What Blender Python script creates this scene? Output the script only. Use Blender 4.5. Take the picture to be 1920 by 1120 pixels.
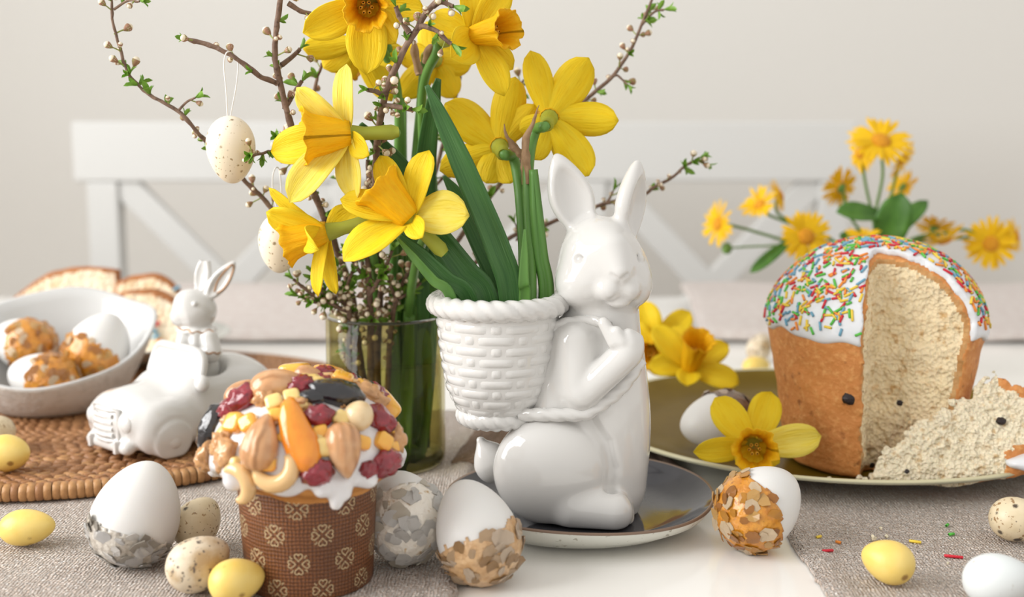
import bpy, bmesh, math, random
import numpy as np
from mathutils import Vector, Matrix

for _o in list(bpy.data.objects):
    bpy.data.objects.remove(_o)
random.seed(7)
RNG = np.random.default_rng(11)
PI = math.pi
SC = bpy.context.scene
COL = SC.collection

# ------------------------------------------------------------------ camera
CAM_H = 0.24            # metres above the table top (table top is z = 0)
FPX = 2200.0            # focal length in pixels of a 1920 x 1120 frame
PITCH = math.atan(310.0 / FPX)
cam_d = bpy.data.cameras.new('camera')
cam = bpy.data.objects.new('camera', cam_d)
COL.objects.link(cam)
cam.location = (0, 0, CAM_H)
cam.rotation_euler = (PI / 2 - PITCH, 0, 0)
cam_d.sensor_width = 36.0
cam_d.lens = FPX / 1920.0 * 36.0
cam_d.clip_start = 0.02
cam_d.dof.use_dof = True
cam_d.dof.focus_distance = 0.69
cam_d.dof.aperture_fstop = 5.0
SC.camera = cam

# ------------------------------------------------------------------ light
world = bpy.data.worlds.new('world')
SC.world = world
world.use_nodes = True
world.node_tree.nodes['Background'].inputs[0].default_value = (1.0, 0.972, 0.93, 1)
world.node_tree.nodes['Background'].inputs[1].default_value = 0.87

def area_light(name, loc, look, size, size_y, power, col):
    d = bpy.data.lights.new(name, 'AREA')
    d.shape = 'RECTANGLE'; d.size = size; d.size_y = size_y
    d.energy = power; d.color = col
    o = bpy.data.objects.new(name, d); COL.objects.link(o)
    o.location = loc
    o.rotation_euler = (Vector(look) - Vector(loc)).to_track_quat('-Z', 'Y').to_euler()
    return o
# daylight through the window in the left wall
area_light('window_daylight', (-1.86, 0.20, 0.90), (0, 0.66, 0.20), 1.7, 1.5, 69, (1.0, 0.995, 0.985))

SC.view_settings.view_transform = 'Standard'
SC.view_settings.look = 'None'
SC.view_settings.gamma = 1.0
SC.view_settings.use_curve_mapping = False
SC.view_settings.exposure = 0.10
SC.cycles.transparent_max_bounces = 32

# ------------------------------------------------------------------ geometry helpers
CF = Vector((0, math.cos(PITCH), -math.sin(PITCH)))
CU = Vector((0, math.sin(PITCH), math.cos(PITCH)))
CR = Vector((1, 0, 0))
CP = Vector((0, 0, CAM_H))

def ray(px, py):
    return CF + CR * ((px - 960) / FPX) - CU * ((py - 560) / FPX)

def W(px, py, Y):
    """world point at distance Y (along world y) seen in direction px, py"""
    d = ray(px, py)
    return CP + d * (Y / d.y)

def T(px, py, z=0.0):
    d = ray(px, py)
    return CP + d * ((z - CAM_H) / d.z)

def S(Y, z=0.1):
    """metres per pixel at distance Y"""
    return (Y * math.cos(PITCH) + (CAM_H - z) * math.sin(PITCH)) / FPX

def nrm(v):
    v = Vector(v)
    return v.normalized() if v.length > 1e-9 else Vector((0, 0, 1))

def frame(z, x=None, loc=(0, 0, 0), scale=1.0):
    """4x4 whose local z points along z (and local x near x)"""
    z = nrm(z)
    x = Vector(x) if x is not None else Vector((1, 0.13, 0.05))
    x = x - z * x.dot(z)
    if x.length < 1e-4:
        x = Vector((0, 1, 0)) - z * z.y
        if x.length < 1e-4:
            x = Vector((0, 0, 1)) - z * z.z
    x.normalize()
    y = z.cross(x)
    m = Matrix((x, y, z)).transposed().to_4x4()
    if scale != 1.0:
        m = m @ Matrix.Diagonal((scale, scale, scale, 1)) if not hasattr(scale, '__len__') else m @ Matrix.Diagonal((scale[0], scale[1], scale[2], 1))
    m.translation = Vector(loc)
    return m

WM = {}

def world_of(o):
    return WM.get(o.name, Matrix.Identity(4))

def link(o, M, parent=None):
    COL.objects.link(o)
    WM[o.name] = M.copy()
    if parent is not None:
        o.parent = parent
        o.matrix_basis = world_of(parent).inverted() @ M
    else:
        o.matrix_basis = M
    return o

def tag(o, label=None, cat=None, group=None, kind=None):
    if label: o['label'] = label
    if cat: o['category'] = cat
    if group: o['group'] = group
    if kind: o['kind'] = kind
    return o

def thing(name, label, cat, loc, group=None):
    o = bpy.data.objects.new(name, None)
    o.empty_display_size = 0.02
    link(o, Matrix.Translation(Vector(loc)))
    return tag(o, label, cat, group)

def make_mesh(name, verts, faces, mats=None, smooth=True, midx=None, uvs=None):
    me = bpy.data.meshes.new(name)
    verts = np.asarray(verts, dtype=np.float64).reshape(-1, 3)
    me.from_pydata(verts.tolist(), [], [tuple(int(i) for i in f) for f in faces])
    if mats is not None:
        for m in (mats if isinstance(mats, (list, tuple)) else [mats]):
            me.materials.append(m)
    if smooth:
        me.polygons.foreach_set('use_smooth', [True] * len(me.polygons))
    if midx is not None:
        me.polygons.foreach_set('material_index', [int(i) for i in midx])
    if uvs is not None:
        ul = me.uv_layers.new(name='UVMap')
        li = np.zeros(len(me.loops), dtype=np.int32)
        me.loops.foreach_get('vertex_index', li)
        ul.data.foreach_set('uv', np.asarray(uvs, dtype=np.float32)[li].ravel())
    me.validate()
    me.update()
    return me

def mobj(name, verts, faces, mat, parent=None, smooth=True, midx=None, uvs=None, origin=None):
    """mesh object from WORLD coordinates"""
    verts = np.asarray(verts, dtype=np.float64).reshape(-1, 3)
    if parent is not None:
        org = world_of(parent).translation.copy()
    elif origin is not None:
        org = Vector(origin)
    else:
        lo, hi = verts.min(0), verts.max(0)
        org = Vector(((lo[0] + hi[0]) / 2, (lo[1] + hi[1]) / 2, lo[2]))
    me = make_mesh(name, verts - np.array(org), faces, mat, smooth, midx, uvs)
    o = bpy.data.objects.new(name, me)
    return link(o, Matrix.Translation(org), parent)

def inst(name, me, M, parent=None):
    return link(bpy.data.objects.new(name, me), M, parent)

def mod_solid(o, t, offset=0.0):
    m = o.modifiers.new('thickness', 'SOLIDIFY'); m.thickness = t; m.offset = offset
    return o

def mod_bevel(o, w, seg=2):
    m = o.modifiers.new('bevel', 'BEVEL'); m.width = w; m.segments = seg; m.limit_method = 'ANGLE'
    return o

def xf(verts, M):
    v = np.asarray(verts, dtype=np.float64).reshape(-1, 3)
    A = np.array(M)
    return v @ A[:3, :3].T + A[:3, 3]

def join(*parts):
    vs, fs, n = [], [], 0
    for v, f in parts:
        v = np.asarray(v).reshape(-1, 3)
        vs.append(v)
        fs += [tuple(i + n for i in q) for q in f]
        n += len(v)
    return np.concatenate(vs), fs

def box(x0, x1, y0, y1, z0, z1):
    v = [(x0, y0, z0), (x1, y0, z0), (x1, y1, z0), (x0, y1, z0), (x0, y0, z1), (x1, y0, z1), (x1, y1, z1), (x0, y1, z1)]
    f = [(3, 2, 1, 0), (4, 5, 6, 7), (0, 1, 5, 4), (1, 2, 6, 5), (2, 3, 7, 6), (3, 0, 4, 7)]
    return np.array(v, float), f

def beam(a, b, w, t, nrm_):
    """bar of width w and thickness t from a to b; nrm_ = thickness direction"""
    a, b = Vector(a), Vector(b)
    M = frame(b - a, nrm_, a)
    v, f = box(-t / 2, t / 2, -w / 2, w / 2, 0, (b - a).length)
    return xf(v, M), f

def grid_faces(nu, nv, wrap_u=False, wrap_v=False):
    f = []
    for i in range(nu if wrap_u else nu - 1):
        for j in range(nv if wrap_v else nv - 1):
            a = i * nv + j; b = ((i + 1) % nu) * nv + j
            c = ((i + 1) % nu) * nv + (j + 1) % nv; d = i * nv + (j + 1) % nv
            f.append((a, b, c, d))
    return f

def lathe(profile, n=64, rfun=None, zfun=None, cap0=False, cap1=False, uv=False):
    """profile [(r, z)] about z. rfun(theta, k)->multiplier, zfun(theta,k)->dz"""
    prof = np.asarray(profile, float)
    th = np.arange(n) * 2 * PI / n
    vs = []
    for a in th:
        for k, (r, z) in enumerate(prof):
            rr = r * (rfun(a, k) if rfun else 1.0)
            vs.append((rr * math.cos(a), rr * math.sin(a), z + (zfun(a, k) if zfun else 0.0)))
    m = len(prof)
    f = grid_faces(n, m, wrap_u=True)
    if cap0: f.append(tuple(i * m for i in reversed(range(n))))
    if cap1: f.append(tuple(i * m + m - 1 for i in range(n)))
    return np.array(vs), f

def smooth_path(pts, per=8):
    pts = [np.array(p, float) for p in pts]
    if len(pts) < 3:
        return np.array([pts[0] + (pts[-1] - pts[0]) * t for t in np.linspace(0, 1, per + 1)])
    P = [2 * pts[0] - pts[1]] + pts + [2 * pts[-1] - pts[-2]]
    out = []
    for i in range(1, len(P) - 2):
        p0, p1, p2, p3 = P[i - 1:i + 3]
        for t in np.arange(per) / per:
            out.append(0.5 * ((2 * p1) + (p2 - p0) * t + (2 * p0 - 5 * p1 + 4 * p2 - p3) * t * t + (3 * p1 - p0 - 3 * p2 + p3) * t ** 3))
    out.append(pts[-1])
    return np.array(out)

def tube(pts, rad, n=8, closed=False, cap=True, ell=1.0):
    pts = np.asarray(pts, float); m = len(pts)
    rad = np.full(m, rad) if np.isscalar(rad) else np.interp(np.linspace(0, 1, m), np.linspace(0, 1, len(rad)), rad)
    tg = np.gradient(pts, axis=0)
    if closed:
        tg = np.roll(pts, -1, 0) - np.roll(pts, 1, 0)
    tg /= np.linalg.norm(tg, axis=1)[:, None] + 1e-12
    up = np.array([0.0, 0, 1]) if abs(tg[0][2]) < 0.9 else np.array([1.0, 0, 0])
    u = np.cross(tg[0], up); u /= np.linalg.norm(u)
    vs = []
    for i in range(m):
        u = u - tg[i] * u.dot(tg[i]); u /= np.linalg.norm(u) + 1e-12
        w = np.cross(tg[i], u)
        for k in range(n):
            a = 2 * PI * k / n
            vs.append(pts[i] + rad[i] * (math.cos(a) * u + ell * math.sin(a) * w))
    f = grid_faces(m, n, wrap_u=closed, wrap_v=True)
    if cap and not closed:
        f.append(tuple(reversed(range(n)))); f.append(tuple((m - 1) * n + k for k in range(n)))
    return np.array(vs), f

def ellipsoid(c, r, n=16, m=10):
    vs = [(0, 0, -1)]
    for i in range(1, m):
        t = -PI / 2 + PI * i / m
        for k in range(n):
            a = 2 * PI * k / n
            vs.append((math.cos(t) * math.cos(a), math.cos(t) * math.sin(a), math.sin(t)))
    vs.append((0, 0, 1))
    f = [(0, 1 + (k + 1) % n, 1 + k) for k in range(n)]
    for i in range(m - 2):
        for k in range(n):
            a = 1 + i * n + k; b = 1 + i * n + (k + 1) % n
            f.append((a, b, b + n, a + n))
    L = len(vs) - 1; s = 1 + (m - 2) * n
    f += [(s + k, s + (k + 1) % n, L) for k in range(n)]
    return np.array(vs) * np.array(r) + np.array(c), f

# ---- value noise
_NT = RNG.random((32, 32, 32)).astype(np.float32)
def vnoise(P, scale=1.0):
    P = np.asarray(P, np.float32) * scale
    i = np.floor(P).astype(np.int64); f = P - i
    f = f * f * (3 - 2 * f)
    x0, y0, z0 = (i % 32).T; x1, y1, z1 = ((i + 1) % 32).T
    fx, fy, fz = f.T
    c = lambda a, b, d: _NT[a, b, d]
    v = (c(x0, y0, z0) * (1 - fx) + c(x1, y0, z0) * fx) * (1 - fy) + (c(x0, y1, z0) * (1 - fx) + c(x1, y1, z0) * fx) * fy
    w = (c(x0, y0, z1) * (1 - fx) + c(x1, y0, z1) * fx) * (1 - fy) + (c(x0, y1, z1) * (1 - fx) + c(x1, y1, z1) * fx) * fy
    return (v * (1 - fz) + w * fz) * 2 - 1

def fbm(P, scale, octaves=3):
    t = 0; a = 1.0; s = 0
    for k in range(octaves):
        t = t + a * vnoise(np.asarray(P) + 7.3 * k, scale * 2 ** k); s += a; a *= 0.5
    return t / s

# ---- signed distance fields + surface nets
def sd_ell(P, c, r, R=None):
    q = P - np.array(c, np.float32)
    if R is not None: q = q @ np.array(R, np.float32)      # columns of R = local axes
    r = np.array(r, np.float32)
    k0 = np.sqrt(((q / r) ** 2).sum(1)); k1 = np.sqrt(((q / (r * r)) ** 2).sum(1)) + 1e-9
    return k0 * (k0 - 1) / k1

def sd_cap(P, a, b, ra, rb=None):
    rb = ra if rb is None else rb
    a = np.array(a, np.float32); b = np.array(b, np.float32)
    pa = P - a; ba = b - a
    h = np.clip(pa @ ba / (ba @ ba), 0, 1)
    return np.sqrt(((pa - h[:, None] * ba) ** 2).sum(1)) - (ra + (rb - ra) * h)

def sd_box(P, c, half, r=0.0, R=None):
    q = P - np.array(c, np.float32)
    if R is not None: q = q @ np.array(R, np.float32)
    q = np.abs(q) - (np.array(half, np.float32) - r)
    return np.sqrt((np.maximum(q, 0) ** 2).sum(1)) + np.minimum(q.max(1), 0) - r

def smin(a, b, k):
    h = np.maximum(k - np.abs(a - b), 0) / k
    return np.minimum(a, b) - h * h * k * 0.25

def smax(a, b, k):
    return -smin(-a, -b, k)

def nets(sdf, lo, hi, h, newton=2):
    lo = np.array(lo, np.float32); hi = np.array(hi, np.float32)
    n = np.ceil((hi - lo) / h).astype(int) + 1
    ax = [lo[d] + h * np.arange(n[d], dtype=np.float32) for d in range(3)]
    V = np.empty(tuple(n), np.float32)
    step = max(1, int(400000 // (n[1] * n[2])))
    YY, ZZ = np.meshgrid(ax[1], ax[2], indexing='ij')
    for i in range(0, n[0], step):
        xs = ax[0][i:i + step]
        P = np.empty((len(xs), n[1], n[2], 3), np.float32)
        P[..., 0] = xs[:, None, None]; P[..., 1] = YY; P[..., 2] = ZZ
        V[i:i + step] = sdf(P.reshape(-1, 3)).reshape(len(xs), n[1], n[2])
    ins = V < 0
    m = n - 1
    cnt = np.zeros(tuple(m), np.int8); acc = np.zeros(tuple(m) + (3,), np.float32)
    sl = lambda d, o: slice(o, o + m[d])
    for d in range(3):
        o1, o2 = [k for k in range(3) if k != d]
        for a in (0, 1):
            for b in (0, 1):
                off = [0, 0, 0]; off[o1] = a; off[o2] = b
                A = tuple(sl(k, off[k]) for k in range(3))
                off2 = list(off); off2[d] = 1
                B = tuple(sl(k, off2[k]) for k in range(3))
                cr = ins[A] != ins[B]
                va, vb = V[A][cr], V[B][cr]
                t = va / (va - vb)
                add = np.zeros((len(t), 3), np.float32)
                add[:, d] = t; add[:, o1] = a; add[:, o2] = b
                acc[cr] += add; cnt[cr] += 1
    on = cnt > 0
    idx = -np.ones(tuple(m), np.int64)
    idx[on] = np.arange(on.sum())
    cell = np.argwhere(on)
    verts = lo + h * (cell + acc[on] / cnt[on][:, None])
    faces = []
    for d in range(3):
        o1, o2 = (d + 1) % 3, (d + 2) % 3
        s0 = [slice(None)] * 3; s1 = [slice(None)] * 3
        s0[d] = slice(0, -1); s1[d] = slice(1, None)
        ch = ins[tuple(s0)] != ins[tuple(s1)]
        e = np.argwhere(ch)
        ok = (e[:, o1] > 0) & (e[:, o2] > 0) & (e[:, o1] < m[o1]) & (e[:, o2] < m[o2])
        e = e[ok]
        flip = ins[tuple(s0)][tuple(e.T)]
        def cid(a, b):
            c = e.copy(); c[:, o1] -= a; c[:, o2] -= b
            return idx[tuple(c.T)]
        q = np.stack([cid(1, 1), cid(0, 1), cid(0, 0), cid(1, 0)], 1)
        q[~flip] = q[~flip][:, ::-1]
        faces.append(q)
    faces = np.concatenate(faces)
    faces = faces[(faces >= 0).all(1)]
    eps = h * 0.25
    for _ in range(newton):
        s = sdf(verts.astype(np.float32))
        g = np.stack([sdf((verts + np.eye(3, dtype=np.float32)[k] * eps).astype(np.float32)) - sdf((verts - np.eye(3, dtype=np.float32)[k] * eps).astype(np.float32)) for k in range(3)], 1) / (2 * eps)
        g2 = (g * g).sum(1) + 1e-6
        stp = g * (s / g2)[:, None]
        L = np.linalg.norm(stp, axis=1)
        stp *= np.minimum(1, 0.6 * h / (L + 1e-9))[:, None]
        verts = verts - stp
    return verts.astype(np.float64), faces.tolist()

# ------------------------------------------------------------------ materials
def _sock(nt, s, v):
    if isinstance(v, bpy.types.NodeSocket): nt.links.new(v, s)
    else: s.default_value = v

def mat(name, col, rough=0.5, **k):
    m = bpy.data.materials.new(name)
    m.use_nodes = True
    nt = m.node_tree
    b = nt.nodes['Principled BSDF']
    def c4(c): return (c[0], c[1], c[2], 1.0)
    b.inputs['Base Color'].default_value = c4(col)
    b.inputs['Roughness'].default_value = rough
    b.inputs['IOR'].default_value = k.get('ior', 1.45)
    b.inputs['Metallic'].default_value = k.get('metal', 0.0)
    if 'spec' in k: b.inputs['Specular IOR Level'].default_value = k['spec']
    if 'coat' in k:
        b.inputs['Coat Weight'].default_value = k['coat']; b.inputs['Coat Roughness'].default_value = k.get('coat_rough', 0.05)
    if 'sss' in k:
        b.inputs['Subsurface Weight'].default_value = k['sss']
        b.inputs['Subsurface Radius'].default_value = k.get('sss_r', (0.4, 0.3, 0.2))
        b.inputs['Subsurface Scale'].default_value = k.get('sss_s', 0.004)
    if 'trans' in k: b.inputs['Transmission Weight'].default_value = k['trans']
    if 'sheen' in k: b.inputs['Sheen Weight'].default_value = k['sheen']
    tc = nt.nodes.new('ShaderNodeTexCoord')
    vec = tc.outputs[k.get('coord', 'Object')]
    if 'stretch' in k:
        mp = nt.nodes.new('ShaderNodeMapping'); mp.inputs['Scale'].default_value = k['stretch']
        nt.links.new(vec, mp.inputs['Vector']); vec = mp.outputs[0]
    last = None
    # colour layers: list of (kind, scale, lo, hi, colour[, detail])
    for L in k.get('layers', []):
        kind, scale, lo, hi, c2 = L[:5]
        if kind == 'noise':
            t = nt.nodes.new('ShaderNodeTexNoise'); t.inputs['Scale'].default_value = scale
            t.inputs['Detail'].default_value = L[5] if len(L) > 5 else 4.0
            out = t.outputs[0]
        elif kind == 'spots':
            t = nt.nodes.new('ShaderNodeTexVoronoi'); t.inputs['Scale'].default_value = scale
            t.inputs['Randomness'].default_value = 1.0
            w = nt.nodes.new('ShaderNodeTexNoise'); w.inputs['Scale'].default_value = scale * 1.7
            vm = nt.nodes.new('ShaderNodeVectorMath'); vm.operation = 'MULTIPLY_ADD'
            nt.links.new(w.outputs[1], vm.inputs[0]); vm.inputs[1].default_value = (0.5 / scale,) * 3
            nt.links.new(vec, vm.inputs[2]); nt.links.new(vm.outputs[0], t.inputs['Vector'])
            # random size for each spot
            sb = nt.nodes.new('ShaderNodeSeparateColor'); nt.links.new(t.outputs['Color'], sb.inputs[0])
            dv = nt.nodes.new('ShaderNodeMath'); dv.operation = 'SUBTRACT'
            mu = nt.nodes.new('ShaderNodeMath'); mu.operation = 'MULTIPLY'; mu.inputs[1].default_value = 0.42
            nt.links.new(sb.outputs[0], mu.inputs[0])
            nt.links.new(mu.outputs[0], dv.inputs[0]); nt.links.new(t.outputs['Distance'], dv.inputs[1])
            out = dv.outputs[0]
        elif kind == 'wave':
            t = nt.nodes.new('ShaderNodeTexWave'); t.inputs['Scale'].default_value = scale
            t.bands_direction = L[5] if len(L) > 5 else 'X'
            t.inputs['Distortion'].default_value = L[6] if len(L) > 6 else 2.0
            t.inputs['Detail'].default_value = 2.0; t.inputs['Detail Scale'].default_value = 1.5
            out = t.outputs['Fac'] if 'Fac' in t.outputs else t.outputs[1]
        if kind != 'spots': nt.links.new(vec, t.inputs['Vector'])
        r = nt.nodes.new('ShaderNodeMapRange')
        r.inputs['From Min'].default_value = lo; r.inputs['From Max'].default_value = hi
        nt.links.new(out, r.inputs['Value'])
        mx = nt.nodes.new('ShaderNodeMix'); mx.data_type = 'RGBA'
        nt.links.new(r.outputs[0], mx.inputs['Factor'])
        if last is None: mx.inputs[6].default_value = c4(col)
        else: nt.links.new(last, mx.inputs[6])
        mx.inputs[7].default_value = c4(c2)
        last = mx.outputs[2]
    if last is not None: nt.links.new(last, b.inputs['Base Color'])
    # bump layers: (kind, scale, distance)
    prev = None
    for B in k.get('bumps', []):
        kind, scale, dist = B[:3]
        if kind == 'noise':
            t = nt.nodes.new('ShaderNodeTexNoise'); t.inputs['Scale'].default_value = scale; t.inputs['Detail'].default_value = 5.0
            out = t.outputs[0]
        elif kind == 'voronoi':
            t = nt.nodes.new('ShaderNodeTexVoronoi'); t.inputs['Scale'].default_value = scale
            out = t.outputs['Distance']
        else:
            t = nt.nodes.new('ShaderNodeTexWave'); t.inputs['Scale'].default_value = scale
            t.bands_direction = kind[-1]
            t.inputs['Distortion'].default_value = B[3] if len(B) > 3 else 1.0
            t.inputs['Detail'].default_value = 2.0
            out = t.outputs['Fac'] if 'Fac' in t.outputs else t.outputs[1]
        nt.links.new(vec, t.inputs['Vector'])
        bp = nt.nodes.new('ShaderNodeBump'); bp.inputs['Strength'].default_value = 1.0; bp.inputs['Distance'].default_value = dist
        nt.links.new(out, bp.inputs['Height'])
        if prev is not None: nt.links.new(prev, bp.inputs['Normal'])
        prev = bp.outputs[0]
    if prev is not None: nt.links.new(prev, b.inputs['Normal'])
    if 'translucent' in k:
        tl = nt.nodes.new('ShaderNodeBsdfTranslucent')
        if last is not None: nt.links.new(last, tl.inputs[0])
        else: tl.inputs[0].default_value = c4(col)
        ms = nt.nodes.new('ShaderNodeMixShader'); ms.inputs[0].default_value = k['translucent']
        nt.links.new(b.outputs[0], ms.inputs[1]); nt.links.new(tl.outputs[0], ms.inputs[2])
        nt.links.new(ms.outputs[0], nt.nodes['Material Output'].inputs[0])
    return m

def thin_glass(name, tint, rough=0.0, ior=1.45):
    m = bpy.data.materials.new(name); m.use_nodes = True
    nt = m.node_tree; nt.nodes.remove(nt.nodes['Principled BSDF'])
    tr = nt.nodes.new('ShaderNodeBsdfTransparent'); tr.inputs[0].default_value = (*tint, 1)
    gl = nt.nodes.new('ShaderNodeBsdfGlossy'); gl.inputs['Roughness'].default_value = rough
    lw = nt.nodes.new('ShaderNodeLayerWeight'); lw.inputs[0].default_value = 0.5
    pw = nt.nodes.new('ShaderNodeMath'); pw.operation = 'POWER'; pw.inputs[1].default_value = 4.5
    nt.links.new(lw.outputs['Facing'], pw.inputs[0])
    fr = nt.nodes.new('ShaderNodeMath'); fr.operation = 'MULTIPLY_ADD'
    f0 = ((ior - 1) / (ior + 1)) ** 2 * 0.6          # thin wall: same reflectance from both sides
    nt.links.new(pw.outputs[0], fr.inputs[0]); fr.inputs[1].default_value = 0.6; fr.inputs[2].default_value = f0
    ms = nt.nodes.new('ShaderNodeMixShader')
    nt.links.new(fr.outputs[0], ms.inputs[0]); nt.links.new(tr.outputs[0], ms.inputs[1]); nt.links.new(gl.outputs[0], ms.inputs[2])
    nt.links.new(ms.outputs[0], nt.nodes['Material Output'].inputs[0])
    return m
# ------------------------------------------------------------------ common materials
M_WALL = mat('wall_plaster', (0.73, 0.715, 0.68), 0.9, bumps=[('noise', 60, 0.0006)])
M_FLOOR = mat('floor_wood', (0.42, 0.32, 0.24), 0.55, layers=[('noise', 3, 0.3, 0.7, (0.52, 0.42, 0.33))], stretch=(8, 1, 1))
M_WHITEWOOD = mat('white_painted_wood', (0.63, 0.63, 0.615), 0.45, bumps=[('noise', 25, 0.0003)])
M_TABLE = mat('white_lacquer', (0.88, 0.865, 0.83), 0.13, layers=[('noise', 6, 0.35, 0.75, (0.85, 0.835, 0.80))])
M_CERAMIC = mat('white_glazed_ceramic', (0.68, 0.67, 0.65), 0.08, coat=0.5, coat_rough=0.04)
M_GLASSCLEAR = thin_glass('window_glass', (0.97, 0.97, 0.97))

# ------------------------------------------------------------------ room
FLOOR_Z = -0.75
def struct(name, parts, m, smooth=False):
    v, f = join(*parts)
    o = mobj(name, v, f, m, smooth=smooth)
    return tag(o, kind='structure')
tag(struct('floor', [box(-1.75, 2.6, -1.6, 2.5, FLOOR_Z - 0.05, FLOOR_Z)], M_FLOOR), label='brown wooden floor under the table')
tag(struct('wall_back', [box(-1.85, 2.6, 2.5, 2.6, FLOOR_Z, 2.0)], M_WALL), label='plain warm white wall behind the bench')
wl = struct('wall_left', [box(-1.85, -1.75, -1.6, -0.65, FLOOR_Z, 2.0), box(-1.85, -1.75, 1.05, 2.5, FLOOR_Z, 2.0),
                          box(-1.85, -1.75, -0.65, 1.05, FLOOR_Z, 0.15), box(-1.85, -1.75, -0.65, 1.05, 1.65, 2.0)], M_WALL)
tag(wl, label='warm white side wall with the window')
win = tag(thing('window_1', 'white framed window in the side wall', 'window', (-1.79, 0.20, 0.15)), kind='structure')
v, f = join(box(-1.82, -1.76, -0.65, -0.60, 0.15, 1.65), box(-1.82, -1.76, 1.00, 1.05, 0.15, 1.65),
            box(-1.82, -1.76, -0.60, 1.00, 0.15, 0.20), box(-1.82, -1.76, -0.60, 1.00, 1.60, 1.65),
            box(-1.81, -1.77, -0.09, -0.05, 0.20, 1.60), box(-1.81, -1.77, 0.45, 0.49, 0.20, 1.60), box(-1.81, -1.77, -0.60, 1.00, 1.05, 1.08))
mobj('window_frame', v, f, M_WHITEWOOD, win, smooth=False)
tag(struct('baseboard_back', [box(-1.75, 2.6, 2.485, 2.5, FLOOR_Z, FLOOR_Z + 0.1)], M_WHITEWOOD), label='white skirting board along the back wall')

# ------------------------------------------------------------------ table
tb = thing('dining_table', 'white glossy dining table carrying the whole Easter display', 'table', (0.1, 1.05, FLOOR_Z))
v, f = box(-1.0, 1.25, 0.40, 1.72, -0.035, 0.0)
mod_bevel(mobj('tabletop', v, f, M_TABLE, tb, smooth=False), 0.004, 3)
v, f = join(box(-0.92, 1.17, 0.47, 0.50, -0.12, -0.035), box(-0.92, 1.17, 1.62, 1.65, -0.12, -0.035), box(-0.92, -0.89, 0.50, 1.62, -0.12, -0.035), box(1.14, 1.17, 0.50, 1.62, -0.12, -0.035))
mobj('apron', v, f, M_WHITEWOOD, tb, smooth=False)
for x in (-0.93, 1.11):
    for y in (0.46, 1.59):
        v, f = box(x, x + 0.07, y, y + 0.07, FLOOR_Z, -0.035)
        mobj('leg', v, f, M_WHITEWOOD, tb, smooth=False)

# ------------------------------------------------------------------ bench
BY = 1.98
def bx(px, py):
    p = W(px, py, BY); return p.x, p.z
bn = thing('bench', 'white wooden bench with crossed back braces behind the table', 'bench', (-0.1, BY, FLOOR_Z))
xL, zT = bx(140, 228); xR, _ = bx(1602, 228); _, zR = bx(900, 340)
zB = -0.205
def bench_part(name, v, f):
    mod_bevel(mobj(name, v, f, M_WHITEWOOD, bn, smooth=False), 0.004, 2)
bench_part('top_rail', *box(xL, xR, BY - 0.02, BY + 0.02, zR, zT))
bench_part('bottom_rail', *box(xL + 0.05, xR - 0.05, BY - 0.018, BY + 0.018, zB - 0.06, zB))
sts = [bx(p, 500)[0] for p in (205, 655, 1105, 1555)]
for k, x in enumerate(sts):
    w = 0.026
    lo = FLOOR_Z if k in (0, 3) else zB
    bench_part('post', *box(x - w, x + w, BY - 0.019, BY + 0.019, lo, zR))
for k in range(3):
    a, b = sts[k] + 0.028, sts[k + 1] - 0.028
    bench_part('cross_brace', *beam((a, BY, zR), (b, BY, zB), 0.046, 0.022, (0, 1, 0)))
    bench_part('cross_brace', *beam((b, BY + 0.001, zR), (a, BY + 0.001, zB), 0.046, 0.020, (0, 1, 0)))
bench_part('seat', *box(xL, xR, BY - 0.44, BY - 0.019, -0.33, -0.295))
for x in (xL + 0.01, xR - 0.07):
    bench_part('leg', *box(x, x + 0.06, BY - 0.43, BY - 0.37, FLOOR_Z, -0.33))

# ------------------------------------------------------------------ cloths
M_LINEN = mat('oatmeal_linen', (0.85, 0.735, 0.64), 0.95, coord='UV',
              layers=[('noise', 22, 0.38, 0.68, (0.70, 0.565, 0.475), 6), ('wave', 165, 0.45, 0.95, (0.93, 0.87, 0.81), 'X', 6.0), ('wave', 165, 0.50, 1.0, (0.52, 0.395, 0.315), 'Y', 6.0), ('noise', 420, 0.50, 0.72, (0.92, 0.88, 0.84), 3)],
              bumps=[('waveX', 165, 0.0012, 5.0), ('waveY', 165, 0.0012, 5.0), ('noise', 500, 0.0006)])
M_LINENPINK = mat('pale_rose_linen', (0.74, 0.66, 0.62), 0.95, coord='UV', layers=[('noise', 90, 0.4, 0.7, (0.80, 0.74, 0.70), 5)],
                  bumps=[('waveX', 190, 0.0005, 2.0), ('waveY', 190, 0.0005, 2.0)])
M_BROWNCLOTH = mat('brown_crumpled_linen', (0.36, 0.25, 0.19), 0.95, coord='UV', layers=[('noise', 60, 0.35, 0.7, (0.27, 0.18, 0.13), 5), ('noise', 500, 0.55, 0.8, (0.55, 0.43, 0.35), 3)],
                   bumps=[('waveX', 215, 0.0008, 2.0), ('waveY', 215, 0.0008, 2.0)])
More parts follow.
